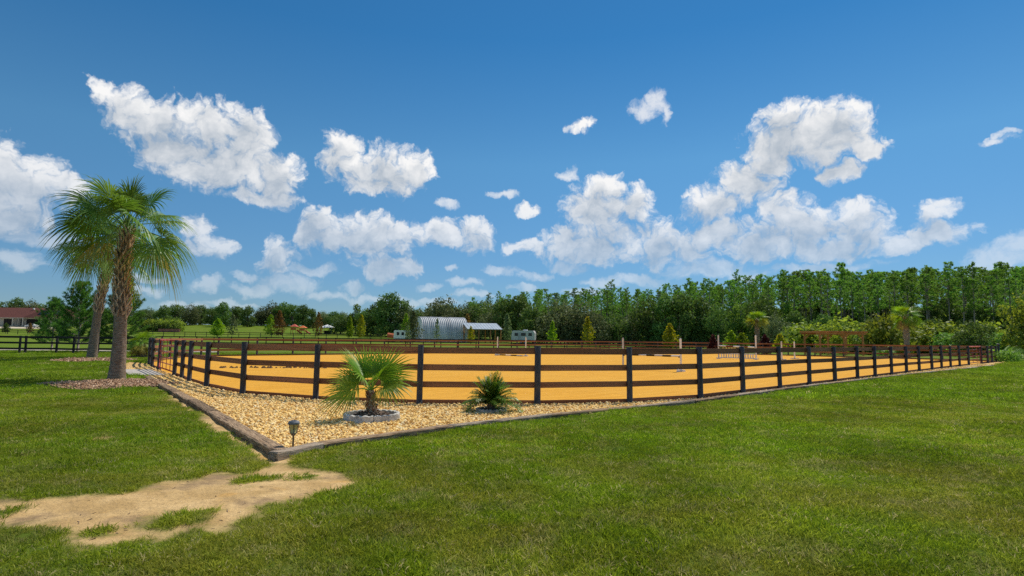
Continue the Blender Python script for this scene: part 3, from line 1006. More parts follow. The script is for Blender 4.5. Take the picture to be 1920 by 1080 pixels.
def oak_proto(seed, H, R, base, nl, n, size, material, name='oak'):
    r = np.random.default_rng(seed)
    lobes = []
    cz = base + (H - base) * 0.52
    hh = (H - base) / 2
    for i in range(nl):
        an = i * 2.4 + r.random() * 0.9
        f = math.sqrt((i + 0.5) / nl)
        zz = r.uniform(-0.75, 0.72) * (1 - 0.45 * f)
        lr = R * r.uniform(0.30, 0.46)
        rr_ = f * (R - lr * 0.7)
        lobes.append((rr_ * math.cos(an), rr_ * math.sin(an), cz + zz * hh, lr, lr, lr * r.uniform(0.62, 0.85)))
    lobes.append((R * 0.1, 0, H - R * 0.30, R * 0.40, R * 0.40, R * 0.32))
    for i in range(5):
        an = i * 1.2566 + r.random()
        lr = R * r.uniform(0.30, 0.42)
        lobes.append((R * 0.62 * math.cos(an), R * 0.62 * math.sin(an), base + lr * r.uniform(0.45, 0.9), lr, lr, lr * 0.75))
    cm = crown_lobes(name + '_crown', lobes, n, size, 0.62, material, r)
    tm = trunk_limbs(name + '_trunk', base + (H - base) * 0.5, 0.035 * H * 0.9, [l[:3] for l in lobes], M_BARK, (0.2, 0.1))
    return tm, cm


def pine_proto(seed, H=18.0, crown0=0.50):
    r = np.random.default_rng(seed)
    rd = random.Random(seed)
    mb = MB()
    bx, by = rd.uniform(-0.5, 0.5), rd.uniform(-0.5, 0.5)
    path = [Vector((bx * math.sin(t * 2.2), by * math.sin(t * 1.7), t * H)) for t in np.linspace(-0.02, 1, 8)]
    mb.tube(path, [0.17, 0.16, 0.145, 0.13, 0.115, 0.09, 0.06, 0.02], 7)
    at_ = lambda z: Vector((bx * math.sin(z / H * 2.2), by * math.sin(z / H * 1.7), z))
    B, Dn = [], []
    z = H * crown0
    while z < H * 0.985:
        f = (z - H * crown0) / (H * (1 - crown0))
        nb = rd.randint(2, 4)
        a0 = rd.uniform(0, 6.28)
        for k in range(nb):
            an = a0 + k * 6.28 / nb + rd.uniform(-0.6, 0.6)
            L = (0.40 + 1.55 * math.sin(min(1.0, f + 0.16) * math.pi * 0.88)) * rd.uniform(0.45, 1.2)
            el = 0.15 + 0.75 * f + rd.uniform(-0.15, 0.25)
            d = Vector((math.cos(an) * math.cos(el), math.sin(an) * math.cos(el), math.sin(el)))
            s = at_(z)
            e = s + d * L + Vector((0, 0, 0.15 * L))
            mb.tube([s, e], [0.03, 0.012], 4, caps=False)
            for q in (0.55, 0.8, 1.0):
                p = s.lerp(e, q)
                if q < 0.9 and rd.random() < 0.45:
                    continue
                for m_ in range(1 if q < 0.9 else 3):
                    B.append(p + Vector((rd.gauss(0, 0.16), rd.gauss(0, 0.16), rd.gauss(0, 0.12))))
                    Dn.append(d)
        z += rd.uniform(0.38, 0.85)
    # bare dead stubs low on the trunk
    for k in range(7):
        z = rd.uniform(0.25, crown0) * H
        an = rd.uniform(0, 6.28)
        mb.tube([at_(z), at_(z) + Vector((math.cos(an), math.sin(an), 0.1)) * rd.uniform(0.4, 1.0)], [0.02, 0.008], 4, caps=False)
    tm = mb.mesh('pine_trunk', M_PINEBARK)
    B = np.array(B)
    Dn = np.array(Dn)
    m_ = 13
    base = np.repeat(B, m_, 0)
    dirs = np.repeat(Dn, m_, 0) * 0.6 + r.normal(size=(len(base), 3)) * 0.75 + np.array([0, 0, 0.25])
    v, f_ = blades(base, dirs, 0.40 * (0.7 + 0.6 * r.random(len(base))), 0.060, r)
    tint = np.clip(np.repeat(0.6 * r.random(len(B)), m_) + 0.4 * r.random(len(base)), 0, 1)
    cm = np_mesh('pine_crown', v, f_, L_PINE, tint=tint)
    return tm, cm


def young_pine(seed, H, R):
    r = np.random.default_rng(seed)
    rd = random.Random(seed)
    mb = MB()
    mb.tube([(0, 0, -0.3), (0.02, 0, H * 0.5), (0, 0, H)], [0.10, 0.07, 0.015], 8)
    B, Dn = [], []
    z = 0.7
    while z < H * 0.98:
        f = z / H
        nb = rd.randint(4, 6)
        a0 = rd.uniform(0, 6.28)
        for k in range(nb):
            an = a0 + k * 6.28 / nb + rd.uniform(-0.3, 0.3)
            L = R * (1 - f) ** 0.75 * rd.uniform(0.65, 1.1) + 0.15
            el = 0.10 + 0.75 * f + rd.uniform(-0.1, 0.15)
            s = Vector((0, 0, z))
            d = Vector((math.cos(an) * math.cos(el), math.sin(an) * math.cos(el), math.sin(el)))
            e = s + d * L + Vector((0, 0, 0.22 * L))
            mid = s.lerp(e, 0.55) - Vector((0, 0, 0.08 * L))
            mb.tube([s, mid, e], [0.028, 0.018, 0.008], 5, caps=False)
            for q in np.linspace(0.35, 1.0, max(3, int(L / 0.22))):
                p = (s.lerp(mid, q / 0.55) if q < 0.55 else mid.lerp(e, (q - 0.55) / 0.45))
                B.append(p)
                Dn.append((e - mid).normalized() + Vector((0, 0, 0.35)))
                if q > 0.5:
                    B.append(p + Vector((rd.gauss(0, 0.12), rd.gauss(0, 0.12), rd.gauss(0, 0.06))))
                    Dn.append((e - mid).normalized() + Vector((rd.gauss(0, 0.4), rd.gauss(0, 0.4), 0.3)))
        z += rd.uniform(0.30, 0.46)
    tm = mb.mesh('young_pine_trunk', M_PINEBARK)
    B = np.array(B)
    Dn = np.array(Dn)
    m_ = 26
    base = np.repeat(B, m_, 0) + r.normal(size=(len(B) * m_, 3)) * 0.05
    dirs = np.repeat(Dn, m_, 0) * 0.9 + r.normal(size=(len(base), 3)) * 0.55
    v, f_ = blades(base, dirs, 0.27 * (0.7 + 0.5 * r.random(len(base))), 0.016, r)
    tint = np.clip(np.repeat(0.6 * r.random(len(B)), m_) + 0.4 * r.random(len(base)), 0, 1)
    return tm, np_mesh('young_pine_crown', v, f_, L_YPINE, tint=tint)


def cone_proto(seed, H, R, material, n=900, size=0.16, base=0.5, name='sapling', round_=0.6):
    """young upright tree: ragged cone of leaves round a thin stem"""
    r = np.random.default_rng(seed)
    t = r.random(n)
    prof = np.where(t < 0.25, 0.55 + 1.8 * t, 1.0) * (1 - np.clip((t - 0.25) / 0.78, 0, 1) ** 1.3) + 0.06
    an = r.random(n) * 6.283
    wob = 1 + 0.28 * np.sin(an * 3 + t * 9) + 0.18 * np.sin(an * 5 - t * 17)
    rad = R * prof * wob * r.random(n) ** 0.45
    c = np.stack([rad * np.cos(an), rad * np.sin(an), base + t * (H - base)], 1) + r.normal(size=(n, 3)) * 0.06
    v, f = rhombs(c, r.normal(size=(n, 3)) + np.array([0, 0, 0.3]), size * (0.6 + 0.8 * r.random(n)), 0.6, r)
    tint = np.clip(r.random(n) * 0.7 + 0.3 * t, 0, 1)
    cm = np_mesh(name + '_crown', v, f, material, tint=tint)
    mb = MB()
    mb.tube([(0, 0, -0.2), (0.03, 0, H * 0.5), (0, 0, H * 0.92)], [0.06, 0.045, 0.012], 6)
    rd = random.Random(seed)
    for k in range(9):
        z = base + (H - base) * rd.uniform(0.05, 0.8)
        a = rd.uniform(0, 6.28)
        L = R * 0.7 * (1 - z / H)
        mb.tube([(0, 0, z), (math.cos(a) * L, math.sin(a) * L, z + L * 0.7)], [0.02, 0.006], 4, caps=False)
    return mb.mesh(name + '_trunk', M_BARK), cm


def shrub_proto(seed, R, H, material, n=900, size=0.14, name='shrub'):
    r = np.random.default_rng(seed)
    lobes = [(R * 0.55 * math.cos(a), R * 0.55 * math.sin(a), H * r.uniform(0.35, 0.6), R * r.uniform(0.4, 0.6), R * r.uniform(0.4, 0.6), H * r.uniform(0.32, 0.46)) for a in np.linspace(0, 5.6, 6)] + [(0, 0, H * 0.62, R * 0.5, R * 0.5, H * 0.38)]
    cm = crown_lobes(name + '_crown', lobes, n, size, 0.6, material, r, shell=0.6)
    mb = MB()
    for l in lobes:
        mb.tube([(0, 0, -0.1), (l[0] * 0.6, l[1] * 0.6, l[2])], [0.04, 0.012], 5)
    return mb.mesh(name + '_stem', M_BARK), cm


def tree(name, proto, loc, label, cat='tree', group=None, s=1.0, sz=None, rz=None, parts=('trunk', 'crown')):
    o = empty(name, loc, label, cat, group, random.uniform(0, 6.28) if rz is None else rz)
    o.scale = (s, s, sz or s)
    link(parts[0], proto[0], o)
    link(parts[1], proto[1], o)
    return o


# ------------------------------------------------------------------ fan palms
def fan_mesh(seed, pitch, pet, R, nseg, half, droop, material, fold=0.35, name='frond', wid=1.0, twist=0.0):
    """one fan frond pointing along +x at the given pitch; segments hang at their tips"""
    rd = random.Random(seed)
    V, Fc, T = [], [], []
    a = Vector((math.cos(pitch), 0, math.sin(pitch)))
    sag = 0.10 * pet
    p0, p1 = Vector((0, 0, 0)), a * pet * 0.5 + Vector((0, 0, sag * 0.4))
    p2 = a * pet - Vector((0, 0, sag))
    # petiole
    mb = MB()
    mb.tube([p0, p1, p2], [0.026 * wid, 0.017 * wid, 0.013 * wid], 5)
    V += [Vector(v) for v in mb.v]
    for f in mb.f:
        Fc.append(f)
        T.append(0.75)
    ax = (p2 - p1).normalized()
    side = Vector((0, 1, 0))
    nrm = ax.cross(side).normalized() * -1.0
    if nrm.z < 0:
        nrm = -nrm
    side, nrm = side * math.cos(twist) + nrm * math.sin(twist), nrm * math.cos(twist) - side * math.sin(twist)
    dth = 2 * half / (nseg - 1)
    for i in range(nseg):
        th = -half + dth * i + rd.uniform(-0.03, 0.03)
        w_ = abs(th) / half
        d = (ax * math.cos(th) + side * math.sin(th) + nrm * (fold * w_ * 0.6)).normalized()
        l = R * (0.72 + 0.28 * math.cos(th * 0.8)) * rd.uniform(0.90, 1.06)
        perp = (side * math.cos(th) - ax * math.sin(th)).normalized()
        st = p2 + ax * (0.12 * R * (1 - w_))
        dr = droop * rd.uniform(0.75, 1.35)
        tn = 0.30 + 0.5 * rd.random()
        prev = None
        ks = [0.03, 0.34, 0.58, 0.80, 1.0]
        for k, t in enumerate(ks):
            tt = max(0.0, t - 0.30) / 0.70
            p = st + d * l * (t - 0.10 * dr * tt * tt) + Vector((0, 0, -1)) * (dr * l * 0.62 * tt ** 1.9) - Vector((0, 0, 1)) * (0.06 * l * t * t)
            full = l * 0.34 * dth * 0.60
            hw = [0.004, full, full * 0.86, full * 0.50, 0.002][k] * (1.0 if wid <= 1 else 1.0)
            up_ = nrm * (hw * 0.55)
            b = len(V)
            V += [p - perp * hw, p + up_, p + perp * hw]
            if prev is not None:
                Fc += [(prev, prev + 1, b + 1, b), (prev + 1, prev + 2, b + 2, b + 1)]
                tv = min(1.0, max(0.0, tn + (0.18 if k == 4 else 0.0)))
                T += [tv, max(0.0, tv - 0.12)]
            prev = b
    me_ = bpy.data.meshes.new(name)
    me_.from_pydata([tuple(v) for v in V], [], Fc)
    at_ = me_.attributes.new('tint', 'FLOAT', 'FACE')
    at_.data.foreach_set('value', T)
    me_.materials.append(material)
    me_.update()
    return me_


def palm_trunk(pts, rad, n=14, rings=True, seed=0, name='trunk', material=None):
    rd = random.Random(seed)
    mb = MB()
    P_, R_ = [], []
    m = 46
    for i in range(m + 1):
        t = i / m
        f = t * (len(pts) - 1)
        k = min(int(f), len(pts) - 2)
        u = f - k
        P_.append(Vector(pts[k]).lerp(Vector(pts[k + 1]), u))
        r0 = rad[k] * (1 - u) + rad[k + 1] * u
        R_.append(r0 * (1 + (0.025 if i % 2 else -0.02) + rd.uniform(-0.012, 0.012)))
    mb.tube(P_, R_, n)
    return mb.mesh(name, material or M_PALMTRUNK)


M_PALMTRUNK = surf('ringed palm trunk', (0.19, 0.135, 0.095), (0.43, 0.33, 0.25), 6.0, 0.95, (1.2, 1.2, 6), 0.8, 0.02, c3=(0.30, 0.19, 0.115))
M_BOOT = surf('split palm leaf base', (0.34, 0.235, 0.15), (0.74, 0.58, 0.44), 7.0, 0.9, (3, 3, 1), 0.5, 0.01, c3=(0.12, 0.075, 0.050))
M_BOOTR = surf('red brown palm leaf base', (0.14, 0.055, 0.028), (0.33, 0.16, 0.085), 7.0, 0.9, (3, 3, 1), 0.5, 0.01, c3=(0.08, 0.04, 0.025))


def boot_mesh(name, material):
    """V-split stub of an old leaf: two thick prongs rising from one foot"""
    mb = MB()
    for s in (-1, 1):
        vs = []
        for (t, y, w, th) in [(0.0, 0.0, 0.055, 0.045), (0.55, 0.055, 0.040, 0.035), (1.0, 0.115, 0.020, 0.016)]:
            z = t * 0.30
            x = 0.01 + t * 0.105
            vs += [(x, s * y - w / 2, z), (x, s * y + w / 2, z), (x + th, s * y + w / 2, z - 0.01), (x + th, s * y - w / 2, z - 0.01)]
        fs = []
        for k in range(2):
            for q in range(4):
                fs.append((k * 4 + q, k * 4 + (q + 1) % 4, k * 4 + 4 + (q + 1) % 4, k * 4 + 4 + q))
        fs += [(0, 3, 2, 1), (8, 9, 10, 11)]
        mb.add(vs, fs)
    return mb.mesh(name, material)


BOOT = boot_mesh('leaf_base', M_BOOT)
BOOTR = boot_mesh('leaf_base_red', M_BOOTR)


def fan_palm(name, loc, label, trunk_pts, trunk_rad, fronds, R, pet, nseg, droop, mats, group=None, boots=(0, 0, 0), boot_me=None, seed=1, half=2.0, hang=-0.9, boot_s=1.0, top_el=1.35, cat='palm tree', wid=1.0, power=0.8, roll=0.7, explicit=None, ages=(0.72, 0.9)):
    rd = random.Random(seed)
    o = empty(name, loc, label, cat, group)
    link('trunk', palm_trunk(trunk_pts, trunk_rad, seed=seed), o)
    top = Vector(trunk_pts[-1])
    z0, z1, nb = boots
    tot = trunk_pts[-1][2]

    def axis(z):
        for a, b in zip(trunk_pts[:-1], trunk_pts[1:]):
            if a[2] <= z <= b[2]:
                return Vector(a).lerp(Vector(b), (z - a[2]) / (b[2] - a[2]))
        return top
    for k in range(nb):
        z = z0 + (z1 - z0) * (k + 0.5) / nb
        an = k * 2.39996 + rd.uniform(-0.1, 0.1)
        f = z / tot * (len(trunk_rad) - 1)
        i = min(int(f), len(trunk_rad) - 2)
        rr = trunk_rad[i] * (1 - (f - i)) + trunk_rad[i + 1] * (f - i)
        c = axis(z) + Vector((math.cos(an), math.sin(an), 0)) * rr * 0.80
        s = boot_s * rd.uniform(0.8, 1.15)
        link('leaf_base', boot_me or BOOT, o, c, (0, rd.uniform(-0.12, 0.15), an), (s, s, s))
    pitches = np.linspace(top_el, hang, 9)
    cache = {}
    for q, (an, p, rl, sc, dr) in enumerate(explicit or ()):
        me_ = fan_mesh(seed * 100 + q, p, pet, R, nseg, half, dr, mats[0], wid=wid, twist=rl)
        link('frond', me_, o, top, (0, 0, an), (sc, sc, sc))
    for k in range(fronds):
        f = (k + 0.5) / fronds
        p = top_el + (hang - top_el) * f ** power
        ci = int(np.argmin(abs(pitches - p)))
        var = k % 3
        mi = 0 if f < ages[0] else (1 if f < ages[1] else 2)
        mi = min(mi, len(mats) - 1)
        key = (ci, var, mi)
        if key not in cache:
            cache[key] = fan_mesh(seed * 100 + ci * 10 + var, pitches[ci], pet * (0.85 if ci < 2 else 1.0), R, nseg, half, droop * (0.25 + 0.95 * f), mats[mi], wid=wid, twist=(-roll, 0.15, roll)[var])
        an = k * 2.39996 + rd.uniform(-0.25, 0.25)
        s = rd.uniform(0.88, 1.08) * (0.82 if f < 0.12 else 1.0)
        link('frond', cache[key], o, top + Vector((0, 0, -0.30 * f * R * 0.5)), (rd.uniform(-0.12, 0.12), 0, an), (s, s, s))
    return o


b1 = G(218, 712)
fan_palm('sabal_palm', (b1.x, b1.y, 0), 'tall fan palm with thick trunk on the mulch mound nearest the left gate',
         [(0, 0, -0.25), (0.02, 0, 0.5), (0.02, 0, 1.4), (-0.02, 0, 2.4), (-0.06, 0, 3.3), (-0.04, 0, 4.5), (0.02, 0, 5.35)], [0.31, 0.235, 0.205, 0.190, 0.155, 0.155, 0.11],
         30, 1.30, 1.10, 40, 0.85, [L_PALM, L_PALM, L_PALMO], 'tall palms on the left lawn', boots=(2.1, 5.15, 110), seed=3, half=1.9, hang=-0.55, boot_s=1.05, top_el=1.5, power=1.0, ages=(0.88, 0.94))
b2 = G(172, 671)
fan_palm('sabal_palm', (b2.x, b2.y, 0), 'slimmer leaning fan palm farther back behind the thick palm',
         [(0, 0, -0.25), (0.04, 0, 0.8), (0.12, 0, 2.2), (0.25, 0, 3.8), (0.50, 0, 5.2), (0.62, 0, 6.4), (0.45, 0, 7.4)], [0.34, 0.27, 0.25, 0.21, 0.20, 0.19, 0.13],
         20, 1.70, 1.70, 38, 0.95, [L_PALM, L_PALM, L_PALMO], 'tall palms on the left lawn', boots=(2.9, 7.2, 110), boot_me=BOOT, seed=8, half=1.9, hang=-0.6, boot_s=1.3, power=0.9, ages=(0.93, 0.97))

# small fan palm in the scalloped ring, front of the fence
b3 = G(697, 787)
fan_palm('young_fan_palm', (b3.x, b3.y, 0), 'small bright fan palm in a scalloped concrete ring before the fence',
         [(0, 0, -0.1), (0.0, 0, 0.12), (-0.02, 0, 0.25), (-0.03, 0, 0.42), (-0.03, 0, 0.55)], [0.17, 0.105, 0.078, 0.072, 0.062],
         0, 0.70, 0.34, 32, 0.2, [L_PALMY], None, boots=(0.06, 0.50, 44), boot_me=BOOTR, seed=5, half=1.85, boot_s=0.30, wid=0.7,
         explicit=[(-2.5, 1.05, -0.5, 1.0, 0.10), (2.7, 1.2, -1.0, 0.92, 0.10), (0.35, 1.05, 1.1, 1.0, 0.12), (-0.6, 1.0, 0.5, 0.95, 0.14), (3.0, 0.12, -0.9, 0.98, 0.20), (-0.3, 0.40, 0.7, 0.70, 0.45),
                   (1.5, 0.95, 0.1, 0.95, 0.2), (-2.9, 0.60, -0.8, 0.85, 0.2), (0.1, 0.55, 0.9, 0.85, 0.3), (1.3, 1.35, 0.2, 0.85, 0.08)])


def ring(name, loc, R, label, nsc=22, h=0.13, gap=(0.15, 3.5)):
    o = empty(name, loc, label, 'planter ring')
    for q in range(4):
        a0, a1 = q * math.pi / 2 + 0.30, (q + 1) * math.pi / 2 + 0.285
        mb = MB()
        m = 28
        vs, fs = [], []
        for i in range(m + 1):
            t = i / m
            a = a0 + (a1 - a0) * t
            sc = h + 0.022 * abs(math.sin(t * math.pi * 5.5)) - 0.012
            for (rr, z) in ((R - 0.035, -0.05), (R - 0.03, sc - 0.006), (R + 0.0, sc + 0.006), (R + 0.03, sc - 0.008), (R + 0.04, -0.05)):
                vs.append((rr * math.cos(a), rr * math.sin(a), z))
        for i in range(m):
            for k in range(4):
                fs.append((i * 5 + k, (i + 1) * 5 + k, (i + 1) * 5 + k + 1, i * 5 + k + 1))
        fs += [(0, 1, 2, 3, 4), tuple(m * 5 + k for k in (4, 3, 2, 1, 0))]
        mb.add(vs, fs)
        mb.build('edging_block', M_CONC, o)
    return o


ring('planter_ring', (b3.x, b3.y, 0), 0.49, 'pale scalloped concrete ring round the small fan palm')
b4 = G(921, 772)
ring('planter_ring', (b4.x, b4.y, 0), 0.30, 'low scalloped concrete ring round the feathery date palm', h=0.07)


def date_frond(seed, pitch, L, droop, material):
    r = np.random.default_rng(seed)
    n = 60
    V, Fc, T = [], [], []
    def pt(t):
        return np.array([math.cos(pitch) * L * t, 0, math.sin(pitch) * L * t - droop * L * t * t])
    mb = MB()
    mb.tube([pt(t) for t in np.linspace(0, 1, 7)], [0.010, 0.009, 0.008, 0.006, 0.005, 0.004, 0.002], 5)
    V += [np.array(v) for v in mb.v]
    Fc += mb.f
    T += [0.8] * len(mb.f)
    for i in range(n):
        t = 0.14 + 0.86 * i / n
        p = pt(t)
        tan = pt(min(1, t + 0.03)) - pt(t - 0.03)
        tan /= np.linalg.norm(tan)
        for s in (-1, 1):
            d = tan * 0.65 + np.array([0, s * 0.8, 0.10]) + r.normal(size=3) * 0.12
            d /= np.linalg.norm(d)
            l = 0.19 * L / 0.75 * (1 - 0.55 * abs(t - 0.45)) * r.uniform(0.8, 1.15)
            w = 0.0065
            sd = np.cross(d, [0, 0, 1.0])
            sd /= np.linalg.norm(sd) + 1e-9
            b = len(V)
            e = p + d * l + np.array([0, 0, -0.22 * l])
            m = p + d * l * 0.5
            V += [p, m + sd * w, e, m - sd * w]
            Fc.append((b, b + 1, b + 2, b + 3))
            T.append(float(np.clip(r.random() * 0.8 + 0.1, 0, 1)))
    me_ = bpy.data.meshes.new('date_frond')
    me_.from_pydata([tuple(map(float, v)) for v in V], [], [tuple(f) for f in Fc])
    a_ = me_.attributes.new('tint', 'FLOAT', 'FACE')
    a_.data.foreach_set('value', T)
    me_.materials.append(material)
    me_.update()
    return me_


dp = empty('pygmy_date_palm', (b4.x, b4.y, 0), 'bushy feathery date palm growing low in front of the fence', 'palm')
MB().tube([(0, 0, -0.1), (0, 0, 0.14), (0, 0, 0.20)], [0.12, 0.10, 0.05], 10).build('trunk', M_BARK, dp)
for k in range(64):
    f = k / 63
    mesh_ = date_frond(600 + k % 12, 1.45 - 1.0 * ((k % 12) / 11), 0.80, 0.12 + 0.45 * ((k % 12) / 11), L_DATE) if k < 12 else dates[k % 12]
    if k == 0:
        dates = []
    if k < 12:
        dates.append(mesh_)
    s = random.uniform(0.75, 1.05)
    link('frond', mesh_, dp, (0, 0, 0.14), (random.uniform(-0.2, 0.2), 0, k * 2.39996 + random.uniform(-0.3, 0.3)), (s, s, s))

# yellowing palm beyond the left gate, two palms beyond the arena on the right
b5 = G(266, 670)
fan_palm('young_fan_palm', (b5.x, b5.y, 0), 'low fan palm with golden lower fronds behind the left gate', [(0, 0, -0.1), (0, 0, 0.3), (0, 0, 0.7), (0, 0, 1.1)], [0.34, 0.22, 0.16, 0.12],
         24, 0.66, 0.48, 28, 0.45, [L_PALMY, L_PALMO, L_PALMDRY], None, boots=(0.05, 0.9, 36), boot_me=BOOTR, seed=12, half=1.8, hang=-1.1, boot_s=0.7, top_el=1.3, power=0.85, ages=(0.62, 0.84))
for px, Y, ht, lab, sd, ms in ((1420, 74, 4.5, 'golden green fan palm beyond the arena left of the pergola', 21, [L_PALMY, L_PALMO, L_PALMO]),
                               (1700, 60, 4.5, 'fan palm with a dry tan skirt beyond the arena right of the pergola', 22, [L_PALMY, L_PALMY, L_PALMDRY])):
    fan_palm('sabal_palm', (colx(px, Y), Y, 0), lab, [(0, 0, -0.2), (0, 0, 0.7), (0.02, 0, ht * 0.5), (0.04, 0, ht * 0.8), (0.05, 0, ht)], [0.33, 0.26, 0.25, 0.25, 0.16],
             28, 0.95, 0.70, 26, 0.32, ms, 'fan palms beyond the arena', boots=(1.6, ht - 0.1, 46), seed=sd, half=1.9, hang=-0.95 if sd == 22 else -0.55, boot_s=0.95, power=0.9, top_el=1.4, ages=(0.60, 0.86))

# ------------------------------------------------------------------ buildings
def hip_roof(mb, x0, x1, y0, y1, ze, zr, hip, over=0.6):
    ym = (y0 + y1) / 2
    a = [(x0 - over, y0 - over, ze), (x1 + over, y0 - over, ze), (x1 + over, y1 + over, ze), (x0 - over, y1 + over, ze), (x0 + hip, ym, zr), (x1 - hip, ym, zr)]
    mb.add(a, [(0, 1, 5, 4), (1, 2, 5), (2, 3, 4, 5), (3, 0, 4), (0, 3, 2, 1)])


HY = 238.0
hx0, hx1 = colx(-170, HY), colx(104, HY)
hzb = float(hz(hx0, HY)) + 0.35
house = empty('ranch_house', (hx0, HY, hzb), 'long cream ranch house with red brown hip roof and solar panels', 'house')
W_ = hx1 - hx0
hm = colx(60, HY) - hx0
hl = colx(20, HY) - hx0
MB().box((W_ / 2, 7.5, 1.35), (W_ - 1, 14.0, 4.2)).build('wall', M_CREAM, house)
m1 = MB()
hip_roof(m1, 0, W_ - 6, 0.4, 14.6, 3.4, 7.9, 7.0)
m1.build('roof', M_SHINGLE, house)
m2 = MB()
hip_roof(m2, hm - 3, W_ + 1.5, -1.0, 14.0, 3.45, 9.5, 7.0)
rf = m2.build('roof', M_SHINGLE, house)
MB().box((W_ / 2, -0.25, 3.30), (W_ + 1.0, 0.25, 0.22)).build('fascia', M_CREAM, house)
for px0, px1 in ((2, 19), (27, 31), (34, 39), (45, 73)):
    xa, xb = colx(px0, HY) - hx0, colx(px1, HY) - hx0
    MB().box(((xa + xb) / 2, 0.44, 1.55), (xb - xa, 0.12, 2.6)).build('opening_shade_panel', M_SHADEIN, house)  # solid dark panel on the wall, the opening's shade put into its colour
for px0 in (22, 32.5, 41, 76):
    xa = colx(px0, HY) - hx0
    MB().box((xa, -0.3, 1.5), (0.45, 0.45, 3.4)).build('porch_column', M_CREAM, house)
sl = math.atan2(9.5 - 3.45, 7.5 + 0.6)
for k, px0 in enumerate((70, 80, 90, 100)):
    xa = colx(px0, HY) - hx0
    MB().box((0, 0, 0), (1.9, 3.0, 0.08)).build('solar_panel', M_SOLAR, rf, (xa, 1.25, 3.45 + (1.25 + 1.6) * math.tan(sl) + 0.13), (sl, 0, 0))
MB().tube([(0, 0, 0), (0, 0, 0.9)], 0.25, 8).build('roof_vent', M_WHITE, rf, (hm + 7.0, 6.6, 9.0))
MB().tube([(0, 0, 0), (0, 0, 0.6)], 0.35, 8).build('roof_vent', M_WHITE, house, (hl + 3.5, 6.0, 7.2))


def terr_strip(name, x0, x1, y0, y1, material, dz=0.05, nx_=24, ny_=4):
    X, Y = np.meshgrid(np.linspace(x0, x1, nx_), np.linspace(y0, y1, ny_))
    Z = hz(X, Y) + dz
    i = np.arange(nx_ * ny_).reshape(ny_, nx_)
    f = np.stack([i[:-1, :-1], i[:-1, 1:], i[1:, 1:], i[1:, :-1]], -1).reshape(-1, 4)
    return tag(link(name, np_mesh(name, np.stack([X, Y, Z], -1).reshape(-1, 3), f, material)), None, None, kind='structure')


M_APRON = surf('pale house drive', (0.50, 0.42, 0.31), (0.60, 0.52, 0.40), 0.6, 0.95, bumps=0.0, world=True)
terr_strip('house_drive', colx(-160, 226), colx(96, 226), 223, 236, M_APRON)


def wheel(parent, x, y, r=0.36, w=0.24):
    o = MB().tube([(x, y - w / 2, r), (x, y + w / 2, r)], r, 16).build('tyre', M_TYRE, parent)
    MB().tube([(x, y - w / 2 - 0.012, r), (x, y - w / 2 + 0.02, r)], r * 0.55, 12).build('rim', M_STEEL, o)
    return o


def car(loc, rz, label):
    o = empty('parked_car', loc, label, 'car', None, rz)
    prof = [(-2.3, 0.35), (-2.35, 0.75), (-2.2, 0.95), (-1.6, 1.0), (-1.0, 1.5), (0.9, 1.5), (1.5, 1.0), (2.2, 0.92), (2.3, 0.6), (2.2, 0.35)]
    mb = MB()
    n = len(prof)
    vs = [(x, -0.9 + (0.12 if z > 1.2 else 0), z) for x, z in prof] + [(x, 0.9 - (0.12 if z > 1.2 else 0), z) for x, z in prof]
    mb.add(vs, [tuple(range(n)), tuple(reversed(range(n, 2 * n)))] + [(i, n + i, n + (i + 1) % n, (i + 1) % n) for i in range(n)])
    mb.build('body', M_WHITE, o)
    MB().add([(-1.35, -0.90, 1.05), (-0.9, -0.83, 1.42), (0.8, -0.83, 1.42), (1.25, -0.90, 1.05)], [(0, 3, 2, 1)]).build('side_window', M_GLASS, o)
    for x in (-1.45, 1.4):
        wheel(o, x, -0.82)
        wheel(o, x, 0.82)
    return o


cY = 230
car((colx(58, cY), cY, float(hz(colx(58, cY), cY)) + 0.06), 0.1, 'white car parked before the dark garage of the ranch house')

# quonset shed
QY = 150
qx = colx(826, QY)
quon = empty('quonset_shed', (qx, QY, float(hz(qx, QY))), 'white ribbed metal quonset shed with arched roof', 'shed', None, math.radians(24))
QH, QW, QL = 6.3, 4.9, 12.0
arc = [(-QW, 0.0)] + [(-QW * math.cos(t) ** 0.80 if math.cos(t) > 0 else 0, QH * math.sin(t) ** 0.92) for t in np.linspace(0.12, math.pi / 2 - 0.001, 12)]
arc = arc + [(-y, z) for y, z in reversed(arc[:-1])]


def arch(x0, x1, grow):
    mb = MB()
    k = len(arc)
    vs = [(x0, y * grow, z * grow) for y, z in arc] + [(x1, y * grow, z * grow) for y, z in arc]
    mb.add(vs, [(i, i + 1, k + i + 1, k + i) for i in range(k - 1)], True)
    return mb


arch(-QL / 2, QL / 2, 1.0).build('arched_roof', M_STEEL, quon)
nr = 24
for k in range(nr + 1):
    x = -QL / 2 + QL * k / nr
    MB().tube([(x, y * 1.012, z * 1.012) for y, z in arc], 0.085, 5).build('rib', M_STEEL, quon)
for s in (-1, 1):
    x = s * QL / 2 - s * 0.06
    e = MB()
    e.add([(x, y * 0.985, z * 0.985) for y, z in arc], [tuple(range(len(arc)))])
    ew = e.build('end_wall', M_WHITE, quon)
    MB().box((x + s * 0.03, 0.4, 1.9), (0.08, 3.2, 3.8)).build('door', M_STEEL, ew)

